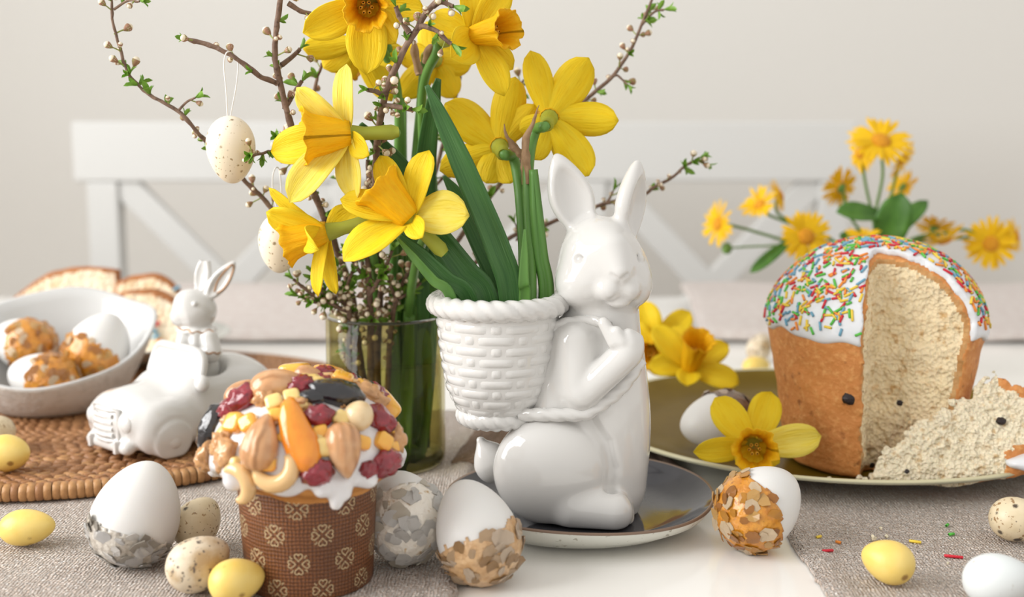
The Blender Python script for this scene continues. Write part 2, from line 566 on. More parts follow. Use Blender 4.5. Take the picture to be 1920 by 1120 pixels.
def cloth(name, label, corners, m, nu=90, nv=90, zf=None, thick=0.0022, group=None, base=0.0):
    A, B, C, D = [np.array(c, float) for c in corners]     # near-left, near-right, far-right, far-left (x, y)
    vs, uv = [], []
    for i in range(nu):
        for j in range(nv):
            u, w = i / (nu - 1), j / (nv - 1)
            p = (A * (1 - u) + B * u) * (1 - w) + (D * (1 - u) + C * u) * w
            vs.append((p[0], p[1], 0)); uv.append((p[0], p[1]))
    vs = np.array(vs)
    u = np.repeat(np.linspace(0, 1, nu), nv); w = np.tile(np.linspace(0, 1, nv), nu)
    z = zf(vs, u, w) if zf is not None else np.zeros(len(vs))
    e = np.minimum(np.minimum(u * np.linalg.norm(B - A), (1 - u) * np.linalg.norm(B - A)), np.minimum(w * np.linalg.norm(D - A), (1 - w) * np.linalg.norm(D - A)))
    hem = 0.0016 * (e < 0.012) * (e > 0.0005)
    top = vs.copy(); top[:, 2] = base + thick + z + hem
    edgew = 0.0012 * vnoise(vs, 160); top[:, 0] += edgew * (e < 0.003); vs[:, 0] += edgew * (e < 0.003)
    bot = vs.copy(); bot[:, 2] = base + z * 0.98 + 0.0001
    f = grid_faces(nu, nv)
    n = len(vs)
    fs = list(f) + [tuple(n + k for k in reversed(q)) for q in f]
    rim = [i * nv for i in range(nu)] + [(nu - 1) * nv + j for j in range(1, nv)] + [i * nv + nv - 1 for i in range(nu - 2, -1, -1)] + [j for j in range(nv - 2, 0, -1)]
    for a, b in zip(rim, rim[1:] + rim[:1]):
        fs.append((b, a, n + a, n + b))
    V = np.concatenate([top, bot])
    o = mobj(name, V, fs, m, uvs=uv + uv)
    return tag(o, label, 'cloth', group)
def z_left(P, u, w):
    s = np.clip((0.70 - P[:, 1]) / 0.12, 0, 1)
    fold = np.maximum(0, np.sin((P[:, 0] * 0.8 + P[:, 1] * 1.3) * 62 + 1.4 * vnoise(P, 14))) ** 2 * 0.0035
    return s * (fold * (P[:, 0] < -0.2) * np.clip((-0.2 - P[:, 0]) / 0.06, 0, 1)) * np.clip((0.60 - P[:, 1]) / 0.05, 0, 1) + 0.0004 * (vnoise(P, 40) + 1)
cloth('linen_runner', 'oatmeal linen runner under the nut-topped cake and rattan mat', [(-0.80, 0.42), (-0.030, 0.42), (-0.026, 0.99), (-0.80, 0.99)], M_LINEN, 150, 110, z_left)
cloth('linen_runner', 'oatmeal linen runner with hemmed corner under the olive plate', [(0.163, 0.42), (0.85, 0.42), (0.85, 0.93), (0.166, 0.93)], M_LINEN, 120, 100,
      lambda P, u, w: 0.0004 * (vnoise(P, 40) + 1))
def z_back(P, u, w):
    return 0.012 * np.sin(np.clip(w, 0, 1) * PI) ** 0.5 + 0.006 * (fbm(P, 9, 2) + 1) + 0.014 * np.clip(w * 2.0, 0, 1)
cloth('folded_cloth', 'pale rose folded cloth at the back of the table left of the vase', [(-0.52, 1.33), (-0.02, 1.33), (-0.02, 1.66), (-0.52, 1.66)], M_LINENPINK, 60, 40, z_back, 0.006)
cloth('folded_cloth', 'pale rose folded cloth at the back of the table behind the sprinkle cake', [(0.215, 1.33), (0.95, 1.33), (0.95, 1.66), (0.24, 1.66)], M_LINENPINK, 60, 40, z_back, 0.006)
def z_crumple(P, u, w):
    e = np.minimum(np.minimum(u, 1 - u), np.minimum(w, 1 - w))
    k = np.clip(e * 5, 0, 1) * np.clip((0.125 - P[:, 0]) / 0.06, 0.12, 1)
    return k * (0.013 * (1 + fbm(P, 26, 3)) + 0.008 * np.abs(np.sin(P[:, 0] * 55 + 3 * vnoise(P, 20))))
cloth('brown_napkin', 'crumpled brown linen napkin on the table behind the rabbit planter', [(-0.045, 0.825), (0.125, 0.800), (0.110, 0.870), (-0.030, 0.92)], M_BROWNCLOTH, 70, 40, z_crumple, 0.003)

# ------------------------------------------------------------------ plates
def plate(name, label, c, r, prof, segm, mats, rf=None, zf=None, n=96):
    p = [(a * r, b) for a, b in prof]
    v, f = lathe(p, n, rf, zf)
    midx = [segm[i % (len(p) - 1)] for i in range(len(f))]
    v = v + np.array([c[0], c[1], c[2]])
    o = mobj(name, v, f, mats, midx=midx, origin=c)
    return tag(o, label, 'plate')
M_DARKGLAZE = mat('slate_grey_glaze', (0.045, 0.045, 0.052), 0.08, ior=1.38, layers=[('noise', 30, 0.35, 0.75, (0.075, 0.073, 0.078))])
M_BROWNRIM = mat('bare_brown_rim', (0.20, 0.13, 0.09), 0.4)
M_CELADON = mat('speckled_celadon_glaze', (0.66, 0.66, 0.60), 0.35, layers=[('noise', 220, 0.62, 0.68, (0.36, 0.34, 0.28), 3)])
SAUCER = (W(1088, 935, 0.712).x, 0.712, 0.0)
plate('saucer', 'slate grey glazed saucer with pale underside beneath the rabbit planter', SAUCER, 0.0835,
      [(0.0, 0.001), (0.55, 0.0), (0.62, 0.001), (0.80, 0.004), (0.95, 0.0115), (1.0, 0.0170), (0.992, 0.0185), (0.975, 0.0180), (0.90, 0.0138), (0.78, 0.0085), (0.66, 0.0062), (0.4, 0.0058), (0.0, 0.0058)],
      [2, 2, 2, 2, 2, 1, 1, 0, 0, 0, 0, 0], [M_DARKGLAZE, M_BROWNRIM, M_CELADON],
      rf=lambda a, k: 1 + 0.012 * math.sin(2 * a + 0.6) + 0.006 * math.sin(5 * a), zf=lambda a, k: (0.0015 * math.sin(a * 2 - 0.4) if k in (4, 5, 6, 7, 8) else 0))
M_OLIVE = mat('olive_glaze', (0.135, 0.085, 0.008), 0.28, ior=1.22, spec=0.12, layers=[('noise', 14, 0.35, 0.7, (0.18, 0.12, 0.014))])
M_CREAMRIM = mat('pale_olive_rim', (0.62, 0.58, 0.38), 0.25)
M_CREAMUNDER = mat('olive_cream_underside', (0.50, 0.49, 0.36), 0.4)
OLIVE = (0.247, 0.903, 0.0027)
plate('dinner_plate', 'large olive glazed dinner plate under the sprinkle cake', OLIVE, 0.182,
      [(0.0, 0.001), (0.60, 0.0), (0.64, 0.002), (0.86, 0.0085), (0.985, 0.0150), (1.0, 0.0172), (0.990, 0.0185), (0.972, 0.0178), (0.90, 0.0128), (0.80, 0.0080), (0.74, 0.0068), (0.4, 0.0064), (0.0, 0.0064)],
      [2, 2, 2, 2, 2, 1, 1, 0, 0, 0, 0, 0], [M_OLIVE, M_CREAMRIM, M_CREAMUNDER], n=128)
M_PALEPLATE = mat('pale_grey_glaze', (0.70, 0.71, 0.67), 0.2, layers=[('noise', 20, 0.4, 0.7, (0.62, 0.63, 0.57))])

# ------------------------------------------------------------------ rattan mat
M_RATTAN = mat('rattan', (0.27, 0.115, 0.042), 0.45, layers=[('noise', 55, 0.3, 0.7, (0.40, 0.20, 0.085), 4), ('noise', 230, 0.55, 0.8, (0.14, 0.055, 0.02), 3)], bumps=[('noise', 700, 0.0003)])
M_RATTANPALE = mat('pale_rattan', (0.50, 0.27, 0.11), 0.42, layers=[('noise', 160, 0.35, 0.7, (0.34, 0.155, 0.055), 4)], bumps=[('noise', 900, 0.0002)])
M_RATTANDARK = mat('rattan_core', (0.16, 0.075, 0.03), 0.8)
MATC = Vector((-0.352, 0.972, 0.0036)); MATR = 0.245
MT = 0.0115
mt = thing('rattan_placemat', 'round woven rattan placemat under the bowl and the car figurine', 'placemat', MATC)
v, f = lathe([(0, 0.0005), (MATR - 0.006, 0.0005), (MATR - 0.003, 0.002), (MATR - 0.003, 0.0065), (MATR - 0.006, 0.0075), (0, 0.0075)], 96)
mobj('core', v + np.array(MATC), f, M_RATTANDARK, mt)
def pillow(lx, ly, h, n=3):
    """small arched strand lying along x"""
    xs = [-1, -0.55, 0.55, 1]; vs = []
    for x in xs:
        e = 1 if abs(x) < 0.9 else 0.45
        lift = h * (1 if abs(x) < 0.9 else 0.1)
        vs += [(x * lx / 2, -ly / 2 * e, 0), (x * lx / 2, -ly * 0.28 * e, lift), (x * lx / 2, ly * 0.28 * e, lift), (x * lx / 2, ly / 2 * e, 0)]
    return np.array(vs), grid_faces(4, 4)
strand_me = make_mesh('weave_strand', *pillow(0.0115, 0.0052, 0.0040), M_RATTAN)
strand_me2 = make_mesh('weave_strand', *pillow(0.0115, 0.0050, 0.0036), M_RATTANPALE)
spots = []
r = 0.006; row = 0
while r < MATR - 0.008:
    n = max(5, int(2 * PI * r / 0.0092))
    off = random.random()
    for k in range(n):
        a = 2 * PI * (k + off) / n
        spots.append((r, a, 1 if row % 2 else -1))
    r += 0.0052; row += 1
def strand_M(r, a, sgn):
    p = MATC + Vector((r * math.cos(a), r * math.sin(a), 0.0066 + random.uniform(-0.0003, 0.0005)))
    return Matrix.Translation(p) @ Matrix.Rotation(a + PI / 2 + sgn * 0.42 + random.uniform(-0.06, 0.06), 4, 'Z')
mats_s = [(strand_M(*s), s) for s in spots]
def cam_dist(M):
    p = M.translation
    px = 960 + FPX * p.x / (p.y + 0.03)
    return (p - CP).length + (0.0 if 0 < px < 560 else 5.0)
mats_s.sort(key=lambda q: cam_dist(q[0]))
for k, (M_, s) in enumerate(mats_s[:300]):
    inst('weave_strand', strand_me if random.random() < 0.8 else strand_me2, M_, mt)
pv, pf = pillow(0.0115, 0.0052, 0.0040)
v, f = join(*[(xf(pv, M_), pf) for M_, s in mats_s[300:]])
tag(mobj('weave', v, f, M_RATTAN, mt), kind='stuff')
# wrapped rim: one wrap after another
def wrap_mesh(m):
    pts = []
    prof = [(-0.0115, 0.0068), (-0.009, 0.0096), (-0.004, 0.0112), (0.0005, 0.0102), (0.0022, 0.0072), (0.0022, 0.0035), (0.0008, 0.0008), (-0.004, 0.0002)]
    vs = []
    for (x, z) in prof:
        for y, dd in ((-0.0022, -0.0006), (-0.0011, 0.0002), (0.0011, 0.0002), (0.0022, -0.0006)):
            vs.append((x + dd * (1 if x > -0.003 else 0.3), y, z + dd * (1 if z > 0.006 else -0.3)))
    return make_mesh('rim_wrap', vs, [tuple(reversed(q)) for q in grid_faces(len(prof), 4)], m)
wr = [wrap_mesh(M_RATTANPALE), wrap_mesh(M_RATTAN)]
NW = 296
for k in range(NW):
    a = 2 * PI * k / NW
    M_ = Matrix.Translation(MATC) @ Matrix.Rotation(a, 4, 'Z') @ Matrix.Translation((MATR - 0.0035 + random.uniform(-0.0005, 0.0006), 0, 0)) @ Matrix.Rotation(random.uniform(-0.05, 0.05), 4, 'X') @ Matrix.Diagonal((1, MATR * 2 * PI / NW / 0.0046, 1, 1))
    inst('rim_wrap', wr[0] if random.random() < 0.72 else wr[1], M_, mt)
MAT_TOP = MATC.z + 0.0106

# ------------------------------------------------------------------ bread plate far left
PLC = (-0.405, 1.165, MAT_TOP)
plate('side_plate', 'pale grey side plate holding the bread slices behind the bowl', PLC, 0.118,
      [(0.0, 0.001), (0.5, 0.0), (0.55, 0.002), (0.80, 0.012), (0.98, 0.023), (1.0, 0.0245), (0.985, 0.0255), (0.80, 0.0155), (0.60, 0.0062), (0.0, 0.0056)],
      [0] * 9, [M_PALEPLATE], rf=lambda a, k: 1 + 0.01 * math.sin(3 * a))

# ------------------------------------------------------------------ bowl
M_BOWLIN = mat('grey_white_glaze', (0.60, 0.60, 0.59), 0.16, coat=0.3)
M_BOWLOUT = mat('rough_white_stoneware', (0.66, 0.64, 0.60), 0.75, layers=[('noise', 120, 0.5, 0.75, (0.52, 0.50, 0.46), 4)], bumps=[('noise', 90, 0.0015), ('noise', 400, 0.0005)])
BOWLC = Vector(((95 - 960) * S(0.955), 0.957, MAT_TOP + 0.0004))
def bowl_h(a):
    return 0.060 + 0.0285 * math.sin(a) + 0.0035 * math.sin(3 * a + 1.0) + 0.002 * math.sin(5 * a)
def bowl_r(a):
    return 0.0805 * (1 + 0.025 * math.sin(2 * a + 0.5) + 0.012 * math.sin(5 * a + 1))
vs = []
prof = [('o', 0.0), ('o', 0.02), ('o', 0.10), ('o', 0.25), ('o', 0.45), ('o', 0.7), ('o', 0.9), ('o', 1.0), ('r', 0.5), ('i', 1.0), ('i', 0.9), ('i', 0.7), ('i', 0.45), ('i', 0.25), ('i', 0.1), ('i', 0.0)]
nb = 120
for i in range(nb):
    a = 2 * PI * i / nb; R = bowl_r(a); H = bowl_h(a)
    vs.append((0, 0, 0.0))
    for kind, t in prof:
        rad = R * (0.50 + 0.50 * t ** 0.62); z = H * t
        if kind == 'o': vs.append((rad * math.cos(a), rad * math.sin(a), z))
        elif kind == 'r': vs.append(((R - 0.0015) * math.cos(a), (R - 0.0015) * math.sin(a), H + 0.0012))
        else: vs.append(((rad - 0.0045) * math.cos(a), (rad - 0.0045) * math.sin(a), max(z - 0.0002, 0.004 + 0.002 * t)))
    vs.append((0, 0, 0.0045))
m_ = len(prof) + 2
f = grid_faces(nb, m_, wrap_u=True)
midx = [1 if (q % (m_ - 1)) < 8 else 0 for q in range(len(f))]
o = mobj('bowl', np.array(vs) + np.array(BOWLC), f, [M_BOWLIN, M_BOWLOUT], midx=midx, origin=BOWLC)
tag(o, 'uneven off-white stoneware bowl holding three gilded eggs on the placemat', 'bowl')

# ------------------------------------------------------------------ vase
M_VASE = thin_glass('olive_smoked_glass', (0.80, 0.775, 0.60), 0.0)
M_VASERIM = mat('olive_glass_lip', (0.05, 0.05, 0.025), 0.05, trans=0.5)
M_WATER = thin_glass('water', (0.95, 0.96, 0.85), 0.0, 1.33)
VASE = Vector(((722 - 960) * S(0.83), 0.832, 0.0028)); VR = 0.0425; VH = 0.1085
va = thing('glass_vase', 'smoked olive glass vase full of blossom twigs and daffodil stems', 'vase', VASE)
v, f = lathe([(0, 0.0), (VR - 0.003, 0.0), (VR - 0.0005, 0.003), (VR, 0.008), (VR, VH - 0.002), (VR - 0.0012, VH), (VR - 0.0024, VH - 0.002), (VR - 0.0024, 0.011), (VR - 0.006, 0.0085), (0, 0.008)], 72)
mobj('glass_body', v + np.array(VASE), f, M_VASE, va)
M_VASEBASE = thin_glass('thick_olive_glass', (0.38, 0.38, 0.22))
v, f = lathe([(0, 0.0012), (VR - 0.0035, 0.0012), (VR - 0.0012, 0.004), (VR - 0.0030, 0.0078), (0, 0.0076)], 64)
mobj('glass_base', v + np.array(VASE), f, M_VASEBASE, va)
ring = [(VR * math.cos(a) - 0.0012 * math.cos(a), VR * math.sin(a) - 0.0012 * math.sin(a), VH - 0.0004) for a in np.linspace(0, 2 * PI, 72, endpoint=False)]
v, f = tube(ring, 0.00125, 6, closed=True)
mobj('lip', v + np.array(VASE), f, M_VASERIM, va)
v, f = lathe([(0, 0.0088), (VR - 0.0068, 0.0092), (VR - 0.0028, 0.0118), (VR - 0.0028, 0.0765), (VR - 0.0034, 0.0755), (0, 0.0755)], 64)
tag(mobj('water', v + np.array(VASE), f, M_WATER, va), label='greenish water in the lower part of the vase')
# ------------------------------------------------------------------ rabbit planter
RY = 0.709; RS = S(RY, 0.1)
RO = Vector((W(1100, 980, RY).x, RY, 0.0066))
def rb(u, v, w=0.0):
    p = (W(u, v, RY + w * RS) - RO) / RS
    return (p.x, p.y, p.z)
def rot_axes(z, x):
    m = frame(z, x).to_3x3()
    return np.array(m)         # columns = local axes

def rabbit_sdf(P):
    d = sd_cap(P, rb(1118, 905, 5), rb(1128, 690, 5), 93, 80)                      # trunk
    d = smin(d, sd_ell(P, rb(1122, 800, 0), (94, 90, 190)), 30)
    d = smin(d, sd_cap(P, rb(1050, 915, 25), rb(1085, 800, 10), 92, 70), 40)           # rump
    # back under the basket
    d = smin(d, sd_cap(P, rb(1062, 640, -28), rb(1040, 765, -46), 44, 46), 16)
    # neck
    d = smin(d, sd_cap(P, rb(1128, 640, 0), rb(1130, 560, -5), 74, 66), 24)
    # haunch
    hz = sd_ell(P, rb(1032, 882, -72), (105, 60, 103))
    d = smin(d, hz, 5)
    # tail
    t = sd_ell(P, rb(922, 868, -12), (33, 26, 40))
    t = smin(t, sd_cap(P, rb(918, 868, -12), rb(901, 826, -12), 22, 8), 14)
    t = smax(t, P[:, 2] - rb(915, 818, -12)[2], 5)
    d = smin(d, t, 10)
    # foot
    ft = sd_cap(P, rb(1074, 950, -88), rb(1148, 960, -98), 42, 38)
    d = smin(d, ft, 14)
    toe = sd_ell(P, rb(1164, 966, -70), (25, 34, 38))
    d = smin(d, toe, 5)
    d = smin(d, sd_cap(P, rb(1120, 965, -20), rb(1168, 965, -20), 34, 24), 16)
    # crease between haunch and belly
    cr = None
    for a_, b_ in (((1106, 790, -92), (1136, 832, -92)), ((1136, 832, -92), (1147, 880, -92)), ((1147, 880, -92), (1144, 922, -92))):
        c_ = sd_cap(P, rb(*a_), rb(*b_), 9, 9); cr = c_ if cr is None else np.minimum(cr, c_)
    d = smax(d, -cr, 12)
    # flat base
    d = smax(d, -P[:, 2], 8)
    # head
    h = sd_ell(P, rb(1131, 506, -22), (83, 80, 70))
    h = smin(h, sd_ell(P, rb(1122, 462, -16), (60, 62, 56)), 34)
    h = smin(h, sd_ell(P, rb(1090, 536, -40), (45, 46, 40)), 26)
    h = smin(h, sd_ell(P, rb(1184, 536, -32), (37, 44, 40)), 22)
    h = smin(h, sd_cap(P, rb(1150, 470, -74), rb(1162, 510, -98), 24, 17), 30)       # nose bridge
    h = smin(h, sd_ell(P, rb(1142, 543, -90), (24, 22, 21)), 12)                      # muzzle halves
    h = smin(h, sd_ell(P, rb(1178, 543, -84), (21, 22, 21)), 12)
    h = smin(h, sd_ell(P, rb(1160, 566, -80), (20, 18, 11)), 8)                      # chin
    # mouth and nose grooves
    g = np.minimum(sd_cap(P, rb(1163, 526, -113), rb(1161, 552, -112), 2.5, 2.5), sd_cap(P, rb(1161, 552, -112), rb(1142, 564, -104), 2.5, 2))
    g = np.minimum(g, sd_cap(P, rb(1161, 552, -112), rb(1178, 562, -104), 2.5, 2))
    g = np.minimum(g, np.minimum(sd_cap(P, rb(1163, 526, -116), rb(1147, 515, -112), 2.2, 2), sd_cap(P, rb(1163, 526, -116), rb(1176, 514, -110), 2.2, 2)))
    h = smax(h, -g, 5)
    # eye sockets
    for (u, v, w) in ((1088, 486, -78), (1199, 484, -64)):
        h = smax(h, -sd_ell(P, rb(u, v, w), (8, 7, 6)), 7)
        h = smin(h, sd_ell(P, rb(u + 1, v + 1, w + 6), (7, 7, 7)), 4)
    d = smin(d, h, 12)
    # ears
    def ear(base, tip, face, wid, thk, hollow):
        a, b = np.array(rb(*base)), np.array(rb(*tip))
        c = (a + b) / 2; L = np.linalg.norm(b - a) / 2
        R = rot_axes(b - a, face)          # local z along ear, local x = facing
        q = (P - c.astype(np.float32)) @ R.astype(np.float32)
        # pointed leaf: shrink width towards the tip
        tt = np.clip(q[:, 2] / L, -1, 1)
        k = np.clip(1.06 - 0.42 * np.maximum(tt, 0) ** 1.5 - 0.35 * np.maximum(-tt, 0) ** 1.6, 0.3, 1.2)
        q2 = q.copy(); q2[:, 1] /= k; q2[:, 0] /= (0.55 + 0.45 * k)
        e = sd_ell(q2, (0, 0, 0), (thk, wid, L))
        cut = sd_ell(q2, (thk * 1.02, 0, -L * 0.06), (thk * hollow, wid * 0.82, L * 0.80))
        return smax(e, -cut, 7)
    d = smin(d, ear((1100, 452, -12), (1042, 288, 0), (0.22, -1, 0.05), 40, 20, 1.05), 14)
    d = smin(d, ear((1170, 470, -2), (1196, 300, 2), (0.86, -0.5, 0.0), 42, 24, 1.0), 14)
    # shoulder and upper arm
    ua = sd_cap(P, rb(1078, 640, -62), rb(1082, 735, -78), 38, 36)
    d = smin(d, ua, 16)
    fa = sd_cap(P, rb(1092, 742, -88), rb(1172, 665, -98), 28, 29)
    d = smin(d, fa, 9)
    paw = sd_ell(P, rb(1178, 650, -98), (28, 24, 32))
    d = smin(d, paw, 10)
    for (a, b, r) in (((1152, 642, -108), (1132, 606, -98), 13), ((1166, 640, -112), (1156, 622, -110), 12), ((1182, 644, -110), (1178, 626, -106), 11), ((1195, 654, -100), (1197, 636, -96), 10)):
        d = smin(d, sd_cap(P, rb(*a), rb(*b), r, r * 0.85), 6)
    return d
rp = thing('rabbit_planter', 'white glazed ceramic rabbit with a woven basket on its back', 'planter', RO)
v, f = nets(rabbit_sdf, (-225, -165, -6), (135, 125, 735), 3.7, 2)
mobj('rabbit', v * RS + np.array(RO), f, M_CERAMIC, rp)

# basket on its back
BW = -18.0
BC = np.array(rb(934, 700, BW)); BC[2] = 0
bz = lambda v_: rb(934, v_, BW)[2]
zrim, zbot = bz(574), bz(785)
def bprof(z):
    t = (z - zbot) / (zrim - zbot)
    return np.interp(t, [0, 0.06, 0.15, 0.28, 0.45, 0.65, 0.85, 1.0], [64, 68, 82, 94, 102, 108, 112, 114])
zs = np.linspace(zbot, zrim, 26)
prof = [(0, zbot)] + [(bprof(z), z) for z in zs] + [(bprof(z) - 11, z) for z in zs[::-1][:-3]] + [(0, zs[3])]
v, f = lathe(prof, 80)
bk = mobj('basket', (v + BC) * RS + np.array(RO), f, M_CERAMIC, rp)
rows = 9
z0w, z1w = bz(772), bz(592)
rh = (z1w - z0w) / rows
NP = 7
def weave_piece(row, a0, a1, bulge, nu=9, nv=5, gap=0.97):
    vs = []
    for i in range(nu):
        u = i / (nu - 1)
        for j in range(nv):
            w = j / (nv - 1)
            a = a0 + (a1 - a0) * u
            z = z0w + rh * (row + gap * (w - 0.5) + 0.5)
            e = (1 - abs(2 * w - 1) ** 2.6) * (1 - abs(2 * u - 1) ** (8 if bulge > 4 else 4))
            r_ = bprof(z) - 1.5 + bulge * e
            vs.append((r_ * math.cos(a) * RS, r_ * math.sin(a) * RS, z * RS))
    return vs, grid_faces(nu, nv)
bo = Matrix.Translation(RO + Vector(BC) * RS)
per = 2 * PI / NP
for row in range(rows):
    fr_ = 0.25
    me1 = make_mesh('weave_strip', *weave_piece(row, per * fr_ / 2 + 0.01, per * (1 - fr_ / 2) - 0.01, 4.2), M_CERAMIC)
    me2 = make_mesh('weave_stake', *weave_piece(row, -per * fr_ / 2 + 0.012, per * fr_ / 2 - 0.012, 3.9, 6, 5, 0.98), M_CERAMIC)
    for k in range(NP):
        R_ = bo @ Matrix.Rotation(per * (k + (0.5 if row % 2 else 0.0)) - PI / 2 - 0.02, 4, 'Z')
        inst('weave_strip', me1, R_, bk)
        inst('weave_stake', me2, R_, bk)

def rope(name, pts, r, twist, parent, n_tw=18, nside=14, closed=False, scale=RS, org=RO):
    """twisted cord: cross-section with three lobes that turns along the path"""
    pts = np.asarray(pts, float); m = len(pts)
    tg = (np.roll(pts, -1, 0) - np.roll(pts, 1, 0)) if closed else np.gradient(pts, axis=0)
    tg /= np.linalg.norm(tg, axis=1)[:, None]
    seg = np.linalg.norm(np.diff(pts, axis=0), axis=1); L = np.concatenate([[0], np.cumsum(seg)])
    vs = []
    u = np.cross(tg[0], [0.1, 0.05, 1.0]); u /= np.linalg.norm(u)
    for i in range(m):
        if closed:
            u = np.cross(tg[i], [0, 0, 1.0]); u /= np.linalg.norm(u)
        else:
            u = u - tg[i] * u.dot(tg[i]); u /= np.linalg.norm(u)
        w = np.cross(tg[i], u)
        ph = L[i] * twist
        for k in range(nside):
            a = 2 * PI * k / nside
            rr = r * (0.82 + 0.24 * abs(math.cos(1.5 * (a - ph))) ** 0.7)
            vs.append(pts[i] + rr * (math.cos(a) * u + math.sin(a) * w))
    f = grid_faces(m, nside, wrap_u=closed, wrap_v=True)
    if not closed:
        f.append(tuple(reversed(range(nside)))); f.append(tuple((m - 1) * nside + k for k in range(nside)))
    return mobj(name, np.array(vs) * scale + np.array(org), f, M_CERAMIC, parent)
def circ(c, r, z, n):
    a = np.linspace(0, 2 * PI, n, endpoint=False)
    return np.stack([c[0] + r * np.cos(a), c[1] + r * np.sin(a), np.full(n, z)], 1)
def tw(length, n): return 2 * PI * n / length * 1.0
rope('rim_rope', circ(BC, 113, bz(568), 260), 19.5, 2 * PI * 9 / (2 * PI * 113), rp, closed=True)
rope('base_rope', circ(BC, 62, bz(776), 130), 18, 2 * PI * 7 / (2 * PI * 62), rp, closed=True)
belt = smooth_path([rb(975, 778, -77), rb(1020, 778, -93), rb(1060, 778, -99), rb(1098, 776, -97), rb(1135, 754, -87), rb(1165, 728, -77), rb(1186, 700, -65), rb(1200, 676, -49)], 12)
rope('belt_rope', belt, 12.5, 0.075, rp, nside=12)
strap = smooth_path([rb(1030, 618, -52), rb(1058, 606, -60), rb(1090, 601, -62), rb(1118, 602, -70), rb(1142, 612, -90)], 10)
rope('strap_rope', strap, 9.5, 0.085, rp, nside=12)
# ------------------------------------------------------------------ eggs
def egg_mesh(L, Wd, k=0.16, n=40, m=28):
    """egg along z, small end up, centred"""
    vs = [(0, 0, -L / 2)]
    for i in range(1, m):
        t = PI * i / m
        z = -math.cos(t)
        r = math.sin(t) * (1 - k * z) * (1 - 0.03 * z * z)
        for q in range(n):
            a = 2 * PI * q / n
            vs.append((Wd / 2 * r * math.cos(a), Wd / 2 * r * math.sin(a), L / 2 * z))
    vs.append((0, 0, L / 2))
    f = [(0, 1 + (q + 1) % n, 1 + q) for q in range(n)]
    for i in range(m - 2):
        for q in range(n):
            a = 1 + i * n + q; b = 1 + i * n + (q + 1) % n
            f.append((a, b, b + n, a + n))
    Lx = len(vs) - 1; s = 1 + (m - 2) * n
    f += [(s + q, s + (q + 1) % n, Lx) for q in range(n)]
    return np.array(vs), f
M_EGG = mat('white_eggshell', (0.74, 0.73, 0.71), 0.42, sss=0.15, sss_s=0.003, bumps=[('noise', 900, 0.00006)])
M_EGGBLUE = mat('pale_eggshell', (0.70, 0.735, 0.735), 0.45, layers=[('noise', 300, 0.68, 0.72, (0.5, 0.47, 0.42), 2)])
M_EGGYEL = mat('yellow_sugar_shell', (0.83, 0.58, 0.13), 0.38, layers=[('noise', 60, 0.35, 0.75, (0.86, 0.66, 0.22), 3), ('spots', 120, 0.10, 0.16, (0.36, 0.20, 0.05))], bumps=[('noise', 500, 0.0001)])
M_QUAIL = mat('quail_shell', (0.72, 0.61, 0.42), 0.38, layers=[('noise', 70, 0.4, 0.7, (0.62, 0.50, 0.31), 3), ('noise', 330, 0.60, 0.64, (0.33, 0.20, 0.09), 3), ('spots', 135, 0.05, 0.08, (0.07, 0.05, 0.035)), ('spots', 420, 0.16, 0.20, (0.10, 0.07, 0.05))])
M_QUAIL2 = mat('quail_shell_grey', (0.70, 0.60, 0.45), 0.38, layers=[('noise', 60, 0.45, 0.62, (0.48, 0.33, 0.17), 4), ('spots', 330, 0.12, 0.18, (0.14, 0.10, 0.07)), ('noise', 260, 0.60, 0.65, (0.13, 0.10, 0.08), 4)])
M_ORN = mat('cream_speckled_shell', (0.86, 0.74, 0.54), 0.35, layers=[('noise', 30, 0.35, 0.7, (0.88, 0.80, 0.66), 2), ('spots', 190, 0.16, 0.19, (0.30, 0.21, 0.10)), ('noise', 420, 0.66, 0.70, (0.42, 0.30, 0.15), 2)])
M_GOLD = mat('gold_flake_glue', (0.52, 0.19, 0.012), 0.26, layers=[('noise', 160, 0.35, 0.7, (0.70, 0.31, 0.03), 4), ('noise', 420, 0.55, 0.75, (0.30, 0.10, 0.015), 3)], bumps=[('noise', 260, 0.0014)], coat=0.6)
M_GFL = [mat('mica_gold', (0.74, 0.32, 0.035), 0.13, coat=0.5, bumps=[('noise', 300, 0.0005)]),
         mat('mica_pale', (0.78, 0.44, 0.13), 0.12, coat=0.6, bumps=[('noise', 300, 0.0005)]),
         mat('mica_amber', (0.50, 0.19, 0.03), 0.16, coat=0.5, bumps=[('noise', 300, 0.0005)]),
         mat('mica_clear', (0.80, 0.60, 0.38), 0.08, coat=0.7, bumps=[('noise', 300, 0.0004)])]
M_SILV = mat('silver_flake_glue', (0.38, 0.33, 0.27), 0.3, layers=[('noise', 170, 0.35, 0.7, (0.72, 0.68, 0.61), 4), ('noise', 420, 0.55, 0.75, (0.28, 0.24, 0.19), 3)], bumps=[('noise', 260, 0.0013)], coat=0.5)
M_SFL = [mat('mica_silver', (0.74, 0.72, 0.70), 0.14, coat=0.5, bumps=[('noise', 300, 0.0005)]), mat('mica_smoke', (0.50, 0.45, 0.38), 0.2, coat=0.5, bumps=[('noise', 300, 0.0005)]), mat('mica_pearl', (0.78, 0.74, 0.69), 0.12, coat=0.6, bumps=[('noise', 300, 0.0004)])]
M_ROSE = mat('rose_flake_glue', (0.50, 0.29, 0.13), 0.3, layers=[('noise', 170, 0.35, 0.7, (0.66, 0.44, 0.24), 4), ('noise', 420, 0.55, 0.75, (0.42, 0.22, 0.09), 3)], bumps=[('noise', 260, 0.0014)], coat=0.5)
